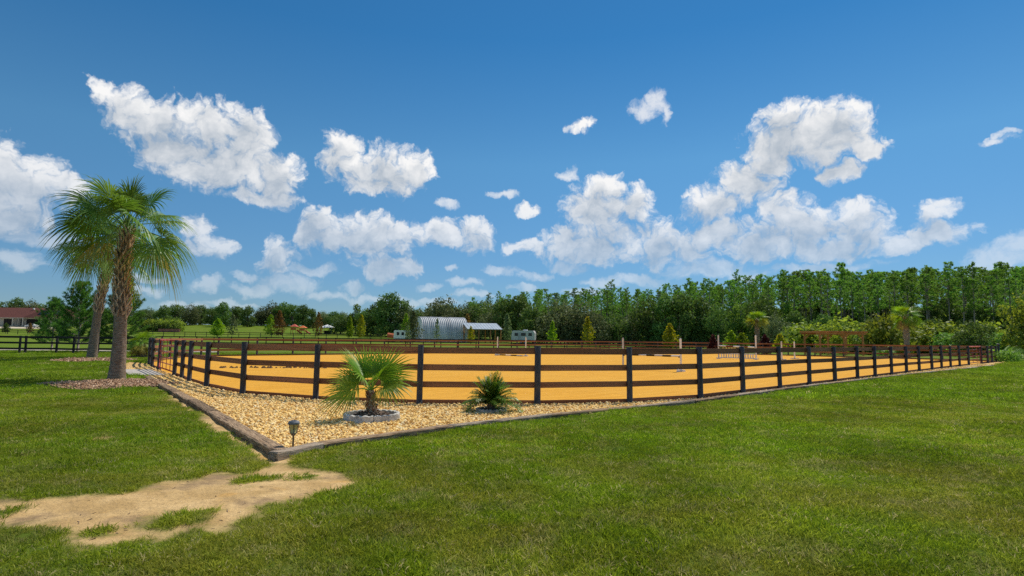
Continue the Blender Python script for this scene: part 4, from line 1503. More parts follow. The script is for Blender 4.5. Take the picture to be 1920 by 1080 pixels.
# open sided lean-to beside it
LY = 146
lx = colx(904, LY)
lean = empty('lean_to_shelter', (lx, LY, float(hz(lx, LY))), 'open timber shelter with pale blue metal roof beside the quonset shed', 'shelter', None, math.radians(16))
rw, rd_ = 9.0, 6.0
rm = MB()
tl = math.atan2(1.55, rd_)
rm.box((0, 0, 0), (rw, rd_ + 0.6, 0.12))
roof = rm.build('roof', M_BLUEROOF, lean, (0, 0, 4.15), (tl, 0, 0))
for k in range(13):
    MB().box((-rw / 2 + rw * k / 12, 0, 0.08), (0.06, rd_ + 0.6, 0.06)).build('seam', M_BLUEROOF, roof)
for x in (-rw / 2 + 0.3, -rw / 6, rw / 6, rw / 2 - 0.3):
    for y, h in ((-rd_ / 2 + 0.2, 3.30), (rd_ / 2 - 0.2, 4.75)):
        MB().box((x, y, h / 2 - 0.1), (0.22, 0.22, h + 0.2)).build('post', M_CEDAR, lean)
MB().box((0, -rd_ / 2 + 0.2, 3.30), (rw - 0.3, 0.12, 0.25)).build('beam', M_CEDAR, lean)
MB().box((0, rd_ / 2 - 0.2, 4.55), (rw - 0.3, 0.12, 0.25)).build('beam', M_CEDAR, lean)

# white horse trailer left of the shed
TY = 141
tx = colx(757, TY)
trl = empty('horse_trailer', (tx, TY, float(hz(tx, TY))), 'white horse trailer with three small dark windows left of the shed', 'trailer', None, 0.25)
prof = [(-2.3, 0.55), (-2.45, 1.0), (-2.4, 2.6), (-2.2, 2.95), (1.9, 2.95), (2.3, 2.5), (2.6, 1.4), (2.5, 0.55)]
n = len(prof)
mb = MB()
mb.add([(x, -1.05, z) for x, z in prof] + [(x, 1.05, z) for x, z in prof], [tuple(range(n)), tuple(reversed(range(n, 2 * n)))] + [(i, n + i, n + (i + 1) % n, (i + 1) % n) for i in range(n)])
body = mb.build('body', M_WHITE, trl)
for k in range(3):
    MB().box((-1.5 + 1.15 * k, -1.062, 2.1), (0.62, 0.05, 0.75)).build('window', M_GLASS, trl)
MB().box((0, -1.06, 0.95), (4.7, 0.04, 0.12)).build('trim', M_STEEL, trl)
for x in (-0.5, 0.45):
    wheel(trl, x, -0.98, 0.38)
    wheel(trl, x, 0.98, 0.38)
MB().tube([(2.4, 0, 0.6), (3.4, 0, 0.55)], 0.06, 6).build('hitch', M_BLACK, trl)

# camper under the trees right of the shelter
CY2 = 133
cx = colx(982, CY2)
cmp_ = empty('camper_trailer', (cx, CY2, float(hz(cx, CY2))), 'white camper trailer parked below the trees right of the shelter', 'camper', None, -0.2)
prof = [(-2.6, 0.6), (-2.75, 1.2), (-2.6, 3.0), (-2.3, 3.2), (2.4, 3.2), (2.75, 2.6), (2.7, 0.6)]
n = len(prof)
mb = MB()
mb.add([(x, -1.15, z) for x, z in prof] + [(x, 1.15, z) for x, z in prof], [tuple(range(n)), tuple(reversed(range(n, 2 * n)))] + [(i, n + i, n + (i + 1) % n, (i + 1) % n) for i in range(n)])
mb.build('body', M_WHITE, cmp_)
for x, w in ((-1.55, 0.8), (0.1, 1.1), (1.7, 0.8)):
    MB().box((x, -1.162, 2.3), (w, 0.05, 0.7)).build('window', M_GLASS, cmp_)
MB().box((-0.75, -1.16, 1.75), (0.7, 0.04, 2.0)).build('door', M_STEEL, cmp_)
for x in (-0.4, 0.45):
    wheel(cmp_, x, -1.05, 0.36)
MB().box((0.4, -0.05, 3.32), (0.9, 0.8, 0.22)).build('roof_unit', M_WHITE, cmp_)

# pergola beyond the arena
PY_ = 70
pxa, pxb = colx(1519, PY_), colx(1606, PY_)
perg = empty('timber_pergola', ((pxa + pxb) / 2, PY_, 0), 'red brown timber pergola beyond the right side of the arena', 'pergola', None, 0.10)
hw = (pxb - pxa) / 2 - 0.1
for x in (-hw, 0.35, hw):
    for y in (-1.5, 1.5):
        MB().box((x, y, 1.25), (0.17, 0.17, 2.7)).build('post', M_CEDAR, perg)
        for s in (-1, 1):
            if abs(x + s * 0.6) < hw + 0.3:
                MB().tube([(x, y, 1.85), (x + s * 0.62, y, 2.48)], 0.065, 4).build('brace', M_CEDAR, perg)
for y in (-1.5, 1.5):
    MB().box((0, y, 2.58), (2 * hw + 0.9, 0.10, 0.24)).build('beam', M_CEDAR, perg)
for k in range(15):
    MB().box((-hw - 0.3 + (2 * hw + 0.6) * k / 14, 0, 2.76), (0.06, 4.0, 0.14)).build('rafter', M_CEDAR, perg)
for k in range(9):
    MB().box((0, -1.8 + 3.6 * k / 8, 2.855), (2 * hw + 0.9, 0.05, 0.045)).build('slat', M_CEDAR, perg)

# white shade tent, play structures and orange canopy far across the pasture
WY = 205
wx = colx(613, WY)
tent = empty('shade_tent', (wx, WY, float(hz(wx, WY))), 'white peaked shade tent across the far pasture', 'tent')
mb = MB()
mb.add([(-2.2, -2.2, 2.3), (2.2, -2.2, 2.3), (2.2, 2.2, 2.3), (-2.2, 2.2, 2.3), (0, 0, 3.4)], [(0, 1, 4), (1, 2, 4), (2, 3, 4), (3, 0, 4)])
mb.build('canopy', M_WHITE, tent)
for x in (-2.1, 2.1):
    for y in (-2.1, 2.1):
        MB().box((x, y, 1.15), (0.1, 0.1, 2.3)).build('leg', M_STEEL, tent)
MB().box((0, 0.6, 0.6), (2.4, 1.2, 1.2)).build('table', M_SHADEIN, tent)  # dark box added to stand for the shade below the canopy
for px, lab, hgt in ((551, 'coral red play tower left of its orange twin across the pasture', 3.6), (567, 'orange red play tower right of its twin across the pasture', 3.1)):
    X = colx(px, 200)
    o = empty('play_tower', (X, 200, float(hz(X, 200))), lab, 'playset', 'play towers across the pasture')
    for sx in (-0.9, 0.9):
        for sy in (-0.9, 0.9):
            MB().box((sx, sy, hgt * 0.4), (0.14, 0.14, hgt * 0.8)).build('post', M_CEDAR, o)
    MB().box((0, 0, hgt * 0.42), (2.0, 2.0, 0.12)).build('deck', M_CEDAR, o)
    MB().box((0, -0.95, hgt * 0.53), (1.9, 0.06, 0.6)).build('side_board', M_ORANGE, o)
    rr = MB()
    z = hgt * 0.74
    rr.add([(-1.2, -1.2, z), (1.2, -1.2, z), (1.2, 1.2, z), (-1.2, 1.2, z), (0, 0, hgt)], [(0, 1, 4), (1, 2, 4), (2, 3, 4), (3, 0, 4)])
    rr.build('roof', M_REDPLAY if px < 560 else M_ORANGE, o)
    MB().tube([(0.95, 0, hgt * 0.42), (1.9, 0, hgt * 0.2), (2.7, 0, 0.12)], 0.28, 8).build('slide', M_REDPLAY, o)
X = colx(737, 150)
cn = empty('canvas_canopy', (X, 150, float(hz(X, 150))), 'low orange red canvas canopy left of the horse trailer', 'canopy')
mb = MB()
seg = np.linspace(0, math.pi, 9)
vs = [(-1.4, 1.1 * math.cos(t), 0.9 + 1.3 * math.sin(t)) for t in seg] + [(1.4, 1.1 * math.cos(t), 0.7 + 1.1 * math.sin(t)) for t in seg]
mb.add(vs, [(i, i + 1, 9 + i + 1, 9 + i) for i in range(8)])
mb.build('cover', M_ORANGE, cn)
for x in (-1.3, 1.3):
    for y in (-1.05, 1.05):
        MB().box((x, y, 0.45), (0.08, 0.08, 0.9)).build('leg', M_STEEL, cn)
# low red brick wall in the left pasture
bw = empty('brick_wall', (colx(296, 206), 206, float(hz(colx(296, 206), 206))), 'long low red brick wall in the pasture behind the left gate', 'wall')
blen = colx(336, 206) - colx(296, 206)
MB().box((blen / 2, 0, 0.45), (blen, 0.35, 1.3)).build('wall', M_BRICK, bw)
MB().box((blen / 2, 0, 1.15), (blen + 0.1, 0.45, 0.1)).build('coping', M_BRICK, bw)

# ------------------------------------------------------------------ trees
OAKS = [oak_proto(31, 10, 5.2, 0.8, 11, 5200, 0.26, L_OAK), oak_proto(32, 10, 4.6, 0.6, 10, 4800, 0.26, L_OAK), oak_proto(33, 10, 5.6, 0.7, 13, 5400, 0.26, L_OAKGREY),
        oak_proto(34, 10, 4.2, 0.5, 9, 4600, 0.26, L_OAK), oak_proto(35, 10, 6.2, 0.6, 14, 6000, 0.26, L_OAKGREY), oak_proto(36, 10, 3.7, 1.4, 8, 3600, 0.26, L_SHRUB)]
PINES = [pine_proto(50 + i, 18.0, c0) for i, c0 in enumerate((0.55, 0.60, 0.50, 0.64, 0.57))]
SHRUBS = [shrub_proto(61, 1.7, 2.4, L_SHRUB, 1200, 0.16), shrub_proto(62, 1.5, 2.8, L_SHRUBY, 1200, 0.16), shrub_proto(63, 1.9, 2.2, L_SHRUB, 1300, 0.15), shrub_proto(64, 1.4, 1.8, L_OAKGREY, 1000, 0.15)]


def by_top(name, protos, k, px, ytop, Y, label, group, H0=10.0, wide=1.0, hmin=None, hmax=None, cat='tree', parts=('trunk', 'crown')):
    X = P(px, ytop, Y)
    zb = float(hz(X.x, Y))
    H = X.z - zb
    if hmin:
        H = max(hmin, H)
    if hmax:
        H = min(hmax, H)
    s = H / H0
    return tree(name, protos[k % len(protos)], (X.x, Y, zb - 0.05), label, cat, group, s * wide, s, parts=parts)


rt_ = random.Random(21)
# far left line of oaks beyond the pasture
prof_x = [-60, 0, 30, 60, 90, 265, 280, 300, 345, 375, 400, 430, 460, 490, 525, 545, 560, 590, 604, 614, 625, 650, 670, 690, 705, 735, 760, 775, 790, 805, 815, 835, 850, 870, 905, 935, 960, 985, 1010]
prof_y = [575, 568, 560, 566, 572, 582, 577, 573, 569, 570, 573, 564, 576, 575, 564, 566, 571, 577, 583, 594, 585, 583, 572, 579, 567, 551, 567, 571, 577, 575, 564, 558, 563, 566, 558, 556, 562, 566, 568]
top = lambda px: float(np.interp(px, prof_x, prof_y))
px = -45
while px < 640:
    Y = 262 + rt_.uniform(-12, 14)
    spot = 'rising behind the ranch house roof' if px < 110 else 'hidden behind the two palms' if px < 262 else 'behind the row of olive shrubs' if px < 345 else 'behind the bright green young tree' if px < 470 else 'behind the rust brown young tree' if px < 545 else 'behind the play towers and shade tent'
    by_top('oak_tree', OAKS[:4], rt_.randrange(4), px, top(px) + rt_.uniform(-2, 5), Y, 'dark oak of the far tree line ' + spot, 'oaks of the far left tree line', wide=rt_.uniform(0.8, 1.15), hmin=7)
    px += rt_.uniform(17, 27)
px = -50
while px < 1000:
    by_top('oak_tree', OAKS[:3], rt_.randrange(3), px, top(px) + rt_.uniform(6, 14), 300 + rt_.uniform(-8, 8), 'distant oak filling the gaps low behind the far tree line', 'oaks behind the far tree line', wide=1.25, hmin=8)
    px += rt_.uniform(30, 44)
for i_, (x_, y_, Y, k, w) in enumerate(((640, 588, 205, 0, 1.1), (668, 571, 205, 5, 0.8), (690, 580, 200, 1, 1.0), (710, 568, 195, 3, 0.9), (762, 570, 190, 2, 1.0), (785, 582, 188, 0, 1.1))):
    by_top('oak_tree', OAKS, k, x_, y_, Y, f'{ORD[i_]} from the left of the oaks round the tallest oak by the shed', 'oaks round the tallest oak', wide=w)
by_top('oak_tree', OAKS, 1, 733, 550, 188, 'tallest oak rising above its neighbours left of the shed', 'oaks round the tallest oak', wide=0.85)
for i_, (x_, y_, Y, k, w) in enumerate(((815, 566, 190, 2, 1.0), (838, 558, 186, 4, 0.9), (868, 570, 182, 2, 1.0), (900, 566, 180, 0, 1.0), (925, 572, 172, 4, 0.9), (950, 560, 168, 1, 0.8), (975, 556, 165, 3, 0.9))):
    by_top('oak_tree', OAKS, k, x_, y_, Y, f'{ORD[i_]} from the left of the broad oaks behind the shed and shelter', 'oaks behind the shed', wide=w)
for i_, (x_, y_, Y, k, w) in enumerate(((1000, 575, 142, 3, 1.0), (1045, 566, 140, 4, 1.0), (1085, 568, 138, 2, 1.05), (1118, 585, 134, 4, 0.9), (1150, 588, 136, 0, 1.0), (1178, 592, 138, 2, 0.9))):
    by_top('oak_tree', OAKS, k, x_, y_, Y, f'{ORD[i_]} from the left of the grey green live oaks behind the saplings', 'live oaks at the forest edge', wide=w)
for i_, (x_, y_, Y, k, w) in enumerate(((1215, 560, 136, 0, 0.75), (1245, 556, 133, 3, 0.8), (1280, 552, 131, 1, 0.8), (1310, 560, 130, 3, 0.75), (1345, 575, 127, 0, 0.8), (1385, 572, 124, 5, 0.8), (1430, 556, 125, 0, 0.65), (1492, 585, 122, 3, 0.9), (1455, 592, 112, 2, 0.8), (1545, 590, 120, 1, 0.8))):
    by_top('oak_tree', OAKS, k, x_, y_, Y, f'{ORD[i_]} from the left of the dark oaks before the tall pines', 'dark oaks before the pines', wide=w)
for (x_, y_, Y, k, w) in ((1748, 598, 78, 1, 0.9), (1822, 603, 66, 0, 1.0)):
    by_top('oak_tree', OAKS, k, x_, y_, Y, 'low dark rounded tree behind the right gate' if x_ > 1800 else 'low dark tree between the right palm and the right gate', None, wide=w)
by_top('oak_tree', [oak_proto(39, 10, 4.6, 1.6, 9, 2600, 0.30, L_SHRUBY)], 0, 1932, 545, 62, 'yellow green broadleaf tree at the right edge of the picture', None, wide=0.8)

# pine plantation on the right
pxs = [880, 940, 1000, 1050, 1100, 1140, 1200, 1260, 1300, 1350, 1400, 1450, 1500, 1550, 1600, 1650, 1700, 1750, 1800, 1850, 1900, 1990]
pys = [564, 558, 548, 548, 547, 542, 549, 541, 533, 529, 523, 518, 513, 514, 509, 511, 505, 509, 512, 509, 506, 506]
edge = lambda px: float(np.interp(px, [880, 1100, 1400, 1700, 1990], [205, 178, 148, 126, 108]))
npine = 0
for row in range(10):
    px = 880 + rt_.uniform(0, 14)
    while px < 1985 and npine < 299:
        Y = edge(px) + row * 6.5 + rt_.uniform(-2.5, 2.5)
        yt = float(np.interp(px, pxs, pys)) + abs(rt_.gauss(0, 15)) - (14 if rt_.random() < 0.12 else 4)
        by_top('pine_tree', PINES, rt_.randrange(5), px, yt, Y, 'tall slender pine in the dense stand filling the right background', 'pines of the dense stand', H0=18.0, wide=rt_.uniform(0.85, 1.35), hmin=11.5, hmax=24)
        npine += 1
        px += rt_.uniform(20, 42) * (1.0 if row < 4 else 1.3)
# deep woods behind that read as one mass
rw_ = np.random.default_rng(77)
nb = 95000
pxx = rw_.uniform(900, 2050, nb)
uu = rw_.random(nb)
Yb = np.interp(pxx, [880, 1100, 1400, 1700, 2050], [205, 178, 148, 126, 106]) + 52 + 30 * rw_.random(nb)
Xb = (pxx - 960) / F * Yb
cz = 0.3 + 15.0 * uu ** 1.0 * (0.90 + 0.10 * np.sin(pxx * 0.05))
v, f = rhombs(np.stack([Xb, Yb, cz], 1), rw_.normal(size=(nb, 3)), 0.85 * (0.6 + 0.8 * rw_.random(nb)), 0.7, rw_)
tag(link('distant_woods', np_mesh('distant_woods', v, f, L_OAK, tint=rw_.random(nb))), 'dark mass of deep woods behind the pine stand', 'woods', kind='stuff')
# mid height leafy trees inside the stand
for k in range(42):
    px = 1340 + 600 * (k + rt_.random()) / 42
    by_top('understory_tree', [OAKS[5], OAKS[3], OAKS[5]], k, px, rt_.uniform(565, 605), edge(px) + rt_.uniform(1, 22), 'mid height leafy tree growing among the pine trunks', 'leafy trees among the pine trunks', wide=rt_.uniform(0.7, 1.0))
# understory along the forest edge
for k in range(74):
    px = rt_.uniform(1010, 1945)
    Y = edge(px) - rt_.uniform(2, 14) if px < 1500 else rt_.uniform(72, 105)
    h = rt_.uniform(1.8, 4.6)
    p = (colx(px, Y), Y)
    j = rt_.choice((0, 0, 2, 1, 3))
    tree('understory_shrub', SHRUBS[j], (p[0], p[1], float(hz(*p)) - 0.05), 'leafy green shrub among the undergrowth at the foot of the pines', 'shrub', 'undergrowth at the foot of the pines', h / 2.4 * rt_.uniform(0.9, 1.4), h / 2.4, parts=('stem', 'crown'))
# hedge in front of the far left oaks
for k, px in enumerate(np.linspace(268, 330, 8)):
    Y = 214
    p = (colx(px, Y), Y)
    tree('olive_shrub', SHRUBS[1 if k % 2 else 3], (p[0], p[1], float(hz(*p))), f'{ORD[k]} olive green shrub from the left in the row behind the left gate', 'shrub', 'row of olive shrubs', 1.9, 1.65, parts=('stem', 'crown'))

# the two young pines behind the palms
for px, Y, H, R, sd, lab in ((147, 50.5, 6.0, 2.8, 81, 'bushy young pine behind the leaning palm by the black fence'), (229, 51.5, 6.9, 2.3, 82, 'taller young pine hidden partly by the thick palm trunk'), (98, 53.0, 4.6, 2.0, 83, 'small young pine left of the leaning palm below the house roof')):
    tree('young_pine', young_pine(sd, H, R), (colx(px, Y), Y, -0.02), lab, 'pine tree', 'young pines behind the palms')

# saplings and single shrubs
def sap(px, ytop, Y, R, mat, label, n=1000, size=0.17, base=0.5, name='sapling'):
    t = P(px, ytop, Y)
    zb = float(hz(t.x, Y))
    H = t.z - zb
    return tree(name, cone_proto(int(px * 7 + ytop), H, R, mat, n, size, base), (t.x, Y, zb - 0.02), label, 'tree')


sap(1036, 603, 112, 0.9, L_LIME, 'slim lime green sapling before the live oaks', 700)
sap(1102, 594, 112, 1.2, L_YELLOW, 'golden yellow sapling before the live oaks', 900)
sap(1256, 607, 96, 1.25, L_YELLOW, 'rounded yellow sapling right of the black and white jump', 1100)
sap(525, 583, 178, 2.0, L_RUST, 'rust brown young tree in the far pasture left of the play towers', 1100, 0.24)
sap(508, 590, 184, 1.9, L_LIME, 'yellow green young tree just left of the rust brown one', 900, 0.24)
sap(598, 585, 180, 1.5, L_RUST, 'thin rusty young tree between the play towers and shade tent', 600, 0.24)
sap(657, 594, 172, 1.1, L_LIME, 'bright lime cone shaped sapling right of the shade tent', 800, 0.22)
sap(678, 590, 172, 1.4, L_YELLOW, 'yellow green sapling with rusty top right of the lime one', 900, 0.22)
sap(762, 588, 165, 1.5, L_LIME, 'lime green young tree behind the horse trailer', 800, 0.22)
sap(775, 583, 128, 1.7, L_OAKGREY, 'dark grey green young oak in front of the shed left end', 1500, 0.2, 0.9)
sap(820, 596, 126, 0.75, L_SAGE, 'spindly sapling in front of the ribbed shed side', 320, 0.16)
sap(877, 588, 156, 1.5, L_RUST, 'reddish young tree between the shed and the shelter', 700, 0.2)
sap(883, 612, 126, 0.8, L_YELLOW, 'small yellowish sapling under the shelter roof edge', 420, 0.16)
sap(951, 588, 150, 1.3, L_SAGE, 'pale sage young tree right of the shelter', 900, 0.22)
sap(437, 589, 168, 1.5, L_SAGE, 'open pale young tree in the far pasture behind the left fence', 600, 0.22, 0.9)
sap(410, 598, 172, 2.2, L_LIME, 'bright green rounded young tree beside the open pale one', 1200, 0.24)
sap(765, 610, 118, 0.8, L_OAKGREY, 'small grey green sapling before the horse trailer', 300, 0.14)
sap(12, 606, 180, 1.1, L_OAK, 'small dark bush tree before the ranch house porch', 600, 0.2)
sap(57, 606, 178, 0.9, L_RUST, 'little rusty sapling before the white car', 400, 0.18)
for px, Y, m, h, w, lab in ((1372, 84, L_LIME, 3.0, 1.25, 'lime green bush left of its twin beside the golden palm'), (1391, 83, L_LIME, 2.7, 1.15, 'lime green bush right of its twin beside the golden palm'), (1463, 80, L_YELLOW, 2.5, 1.1, 'yellow green bush with orange top between the palm and the pergola'),
                            (1337, 70, L_MAROON, 2.2, 0.55, 'narrow maroon shrub left of the tall picket jump'), (1434, 68, L_MAROON, 2.2, 0.7, 'maroon shrub right of the tall picket jump'), (1545, 78, L_YELLOW, 2.6, 1.0, 'yellow bush seen under the pergola')):
    tree('garden_bush', cone_proto(int(px + Y), h, w, m, 1100, 0.13, 0.15, 'bush'), (colx(px, Y), Y, 0), lab, 'bush')
# plants by the right end of the arena
for px, Y, s, lab, sd in ((1884, 53, 1.0, 'arching palmetto clump right of the ball topped post', 91), (1660, 66, 0.8, 'low palmetto clump left of the right palm', 92)):
    fan_palm('palmetto', (colx(px, Y), Y, 0), lab, [(0, 0, -0.1), (0, 0, 0.1), (0, 0, 0.25), (0, 0, 0.4)], [0.25, 0.2, 0.15, 0.1], 18, 0.9 * s, 0.85 * s, 24, 0.6, [L_PALMY, L_PALM], None, seed=sd, hang=-0.1, top_el=1.1, cat='palmetto')
tree('low_bush', shrub_proto(95, 1.0, 1.0, L_SHRUB, 900, 0.09), (colx(1886, 49.5), 49.5, 0), 'low dark green bush at the foot of the palmetto clump', 'bush', parts=('stem', 'crown'))

# ------------------------------------------------------------------ scattered ground cover (stuff)
SRC = bpy.data.collections.new('sources')


def source_collection(name, meshes):
    c = bpy.data.collections.new(name)
    for i, m in enumerate(meshes):
        c.objects.link(bpy.data.objects.new(f'{name}_{i:02d}', m))
    return c


def scatter(name, pts, rot, scl, idx_, coll, label, cat):
    me = bpy.data.meshes.new(name)
    n = len(pts)
    me.vertices.add(n)
    me.vertices.foreach_set('co', np.ascontiguousarray(pts, np.float32).ravel())
    a = me.attributes.new('rot', 'FLOAT_VECTOR', 'POINT')
    a.data.foreach_set('vector', np.ascontiguousarray(rot, np.float32).ravel())
    a = me.attributes.new('scl', 'FLOAT_VECTOR', 'POINT')
    a.data.foreach_set('vector', np.ascontiguousarray(scl, np.float32).ravel())
    a = me.attributes.new('pick', 'INT', 'POINT')
    a.data.foreach_set('value', np.ascontiguousarray(idx_, np.int32))
    o = tag(link(name, me), label, cat, kind='stuff')
    ng = bpy.data.node_groups.new(name + '_nodes', 'GeometryNodeTree')
    ng.interface.new_socket('Geometry', in_out='INPUT', socket_type='NodeSocketGeometry')
    ng.interface.new_socket('Geometry', in_out='OUTPUT', socket_type='NodeSocketGeometry')
    gi = ng.nodes.new('NodeGroupInput')
    go = ng.nodes.new('NodeGroupOutput')
    ci = ng.nodes.new('GeometryNodeCollectionInfo')
    ci.inputs['Collection'].default_value = coll
    ci.inputs['Separate Children'].default_value = True
    ci.inputs['Reset Children'].default_value = True
    ip = ng.nodes.new('GeometryNodeInstanceOnPoints')
    ip.inputs['Pick Instance'].default_value = True

    def attr(nm, typ):
        q = ng.nodes.new('GeometryNodeInputNamedAttribute')
        q.data_type = typ
        q.inputs['Name'].default_value = nm
        return q.outputs['Attribute']
    ng.links.new(gi.outputs[0], ip.inputs['Points'])
    ng.links.new(ci.outputs[0], ip.inputs['Instance'])
    ng.links.new(attr('pick', 'INT'), ip.inputs['Instance Index'])
    ng.links.new(attr('rot', 'FLOAT_VECTOR'), ip.inputs['Rotation'])
    ng.links.new(attr('scl', 'FLOAT_VECTOR'), ip.inputs['Scale'])
    ng.links.new(ip.outputs[0], go.inputs[0])
    md = o.modifiers.new('scatter', 'NODES')
    md.node_group = ng
    return o


def grass_material(name, dry_amt, dry_at, green):
    m, nt = new_mat(name)
    pos = N(nt, 'ShaderNodeNewGeometry').outputs['Position']
    t = N(nt, 'ShaderNodeAttribute', attribute_name='tint').outputs['Fac']
    rnd = N(nt, 'ShaderNodeObjectInfo').outputs['Random']
    flat = N(nt, 'ShaderNodeVectorMath', [pos, (1, 1, 0)], operation='MULTIPLY').outputs[0]
    big = mnoise(nt, flat, 0.12, 3.0)
    mid = mnoise(nt, flat, 0.8, 3.0)
    col = mixc(nt, t, (0.14, 0.225, 0.008), (0.40, 0.49, 0.028))
    col = mixc(nt, mapr(nt, mid, 0.38, 0.62, 0, 0.85 - green), col, mixc(nt, t, (0.22, 0.25, 0.014), (0.55, 0.52, 0.075)))
    col = mixc(nt, mapr(nt, big, 0.45 - 0.3 * green, 0.62 - 0.2 * green, 0, 0.6 + 0.5 * green), col, mixc(nt, t, (0.13, 0.25, 0.006), (0.33, 0.51, 0.020)))
    dry = math_(nt, 'ADD', math_(nt, 'MULTIPLY', mapr(nt, mnoise(nt, flat, 1.7, 3.0), 0.47, 0.70), dry_amt), math_(nt, 'GREATER_THAN', rnd, dry_at))
    dry = math_(nt, 'MULTIPLY', dry, math_(nt, 'GREATER_THAN', t, 0.45), clamp=True)
    col = mixc(nt, dry, col, (0.56, 0.47, 0.21))
    val = math_(nt, 'MULTIPLY_ADD', rnd, 0.5, 0.75)
    col = N(nt, 'ShaderNodeHueSaturation', {'Color': col, 'Value': math_(nt, 'MULTIPLY', val, mapr(nt, mnoise(nt, flat, 0.45, 4.0), 0.3, 0.7, 0.72, 1.18))}).outputs[0]
    d = N(nt, 'ShaderNodeBsdfPrincipled', {'Base Color': col, 'Roughness': 0.5, 'Specular IOR Level': 0.12})
    tr = N(nt, 'ShaderNodeBsdfTranslucent', [col])
    finish(nt, N(nt, 'ShaderNodeMixShader', [0.48, d.outputs[0], tr.outputs[0]]).outputs[0])
    return m


M_GRASS = grass_material('grass blade', 0.60, 0.93, 0.0)
M_GRASSF = grass_material('lush grass blade', 0.30, 0.97, 0.45)


def tuft(seed, n, rad, L, w, material):
    r = np.random.default_rng(seed)
    an = r.random(n) * 6.283
    rr = rad * np.sqrt(r.random(n))
    base = np.stack([rr * np.cos(an), rr * np.sin(an), np.full(n, -0.012)], 1)
    lean = r.normal(size=(n, 2)) * 0.55 + np.stack([np.cos(an), np.sin(an)], 1) * 0.25
    d = np.stack([lean[:, 0], lean[:, 1], np.ones(n)], 1)
    d /= np.linalg.norm(d, axis=1, keepdims=True)
    ln = L * (0.55 + 0.75 * r.random(n))[:, None]
    side = np.cross(d, r.normal(size=(n, 3)))
    side /= np.linalg.norm(side, axis=1, keepdims=True)
    hd = d * np.array([1, 1, 0])
    p1 = base + d * ln * 0.55
    p2 = base + d * ln * 0.95 + hd * ln * 0.30 - np.array([0, 0, 1]) * ln * 0.10
    v = np.stack([base - side * w * 0.6, base + side * w * 0.6, p1 + side * w, p1 - side * w, p2], 1).reshape(-1, 3)
    i = np.arange(n)[:, None] * 5
    q = np.concatenate([np.hstack([i, i + 1, i + 2, i + 2]), np.hstack([i, i + 2, i + 3, i + 3]), np.hstack([i + 3, i + 2, i + 4, i + 4])])[:, :]
    f = np.concatenate([np.hstack([i, i + 1, i + 2]), np.hstack([i, i + 2, i + 3]), np.hstack([i + 3, i + 2, i + 4])])
    tn = r.random(n)
    return np_mesh('tuft', v, f, material, tint=np.tile(tn, 3))


NEAR_T = source_collection('near_tuft', [tuft(200 + k, 28, 0.080, 0.056, 0.0028, M_GRASS) for k in range(8)])
MID_T = source_collection('mid_tuft', [tuft(210 + k, 64, 0.20, 0.066, 0.0046, M_GRASS if k < 3 else M_GRASSF) for k in range(6)])
FAR_T = source_collection('far_tuft', [tuft(220 + k, 70, 0.20, 0.066, 0.0050, M_GRASSF) for k in range(6)])
rg = np.random.default_rng(5)


def lawn_points(n, y0, y1, keep_fn, spread=0.98):
    # uniform over the trapezoid that the lawn covers in front of the camera
    Y = np.sqrt(rg.random(n) * (y1 * y1 - y0 * y0) + y0 * y0)
    X = (rg.random(n) * 2 - 1) * (Y * spread + 1.0)
    ok = keep_fn(X, Y)
    return X[ok], Y[ok]


def lawn_ok(X, Y):
    ok = ~in_poly(X, Y, LOOP) & ~in_poly(X, Y, GRAVEL) & ~in_mulch(X, Y)
    ok &= seg_dist(X, Y, EDGE_R) > 0.13
    ok &= seg_dist(X, Y, EDGE_L) > 0.16
    dmv = dirt_mask(X, Y)
    ok &= rg.random(len(X)) < np.clip(1 - dmv / 0.62, 0, 1) ** 2
    return ok


def ground_z(X, Y):
    b = (vnoise(X, Y, 0.7, 11) - 0.5) * 0.05 + (vnoise(X, Y, 2.6, 12) - 0.5) * 0.022
    return hz(X, Y) + b * sstep(60, 14, Y) - 0.02


def put_grass(name, n, y0, y1, coll, k, s0, s1, label, extra=None):
    X, Y = lawn_points(n, y0, y1, lawn_ok)
    Z = ground_z(X, Y)
    m = len(X)
    s = (s0 + (s1 - s0) * rg.random(m)) * (0.75 + 0.6 * vnoise(X, Y, 1.3, 21))
    isl = np.zeros(m)
    for (cx, cy, rx, ry) in ISLES_G:
        isl = np.maximum(isl, np.hypot((X - cx) / rx, (Y - cy) / ry) < 1.1)
    s = s * (1 + 0.25 * isl) * (1 - 0.55 * np.clip(dirt_mask(X, Y) * 1.6, 0, 1))
    rot = np.stack([rg.normal(size=m) * 0.12, rg.normal(size=m) * 0.12, rg.random(m) * 6.283], 1)
    scatter(name, np.stack([X, Y, Z], 1), rot, np.stack([s, s, s * (0.85 + 0.4 * rg.random(m))], 1), rg.integers(0, k, m), coll, label, 'grass')
    return m


g_n = put_grass('grass', 30000, 2.6, 8.0, NEAR_T, 8, 0.75, 1.15, 'short mown lawn grass nearest the camera')
g_m = put_grass('grass', 38000, 7.6, 16.5, MID_T, 6, 0.55, 0.85, 'mown lawn grass between the worn patch and the timbers')
g_f = put_grass('grass', 60000, 15.5, 52.0, FAR_T, 6, 0.9, 1.5, 'lawn grass running back beside the arena')


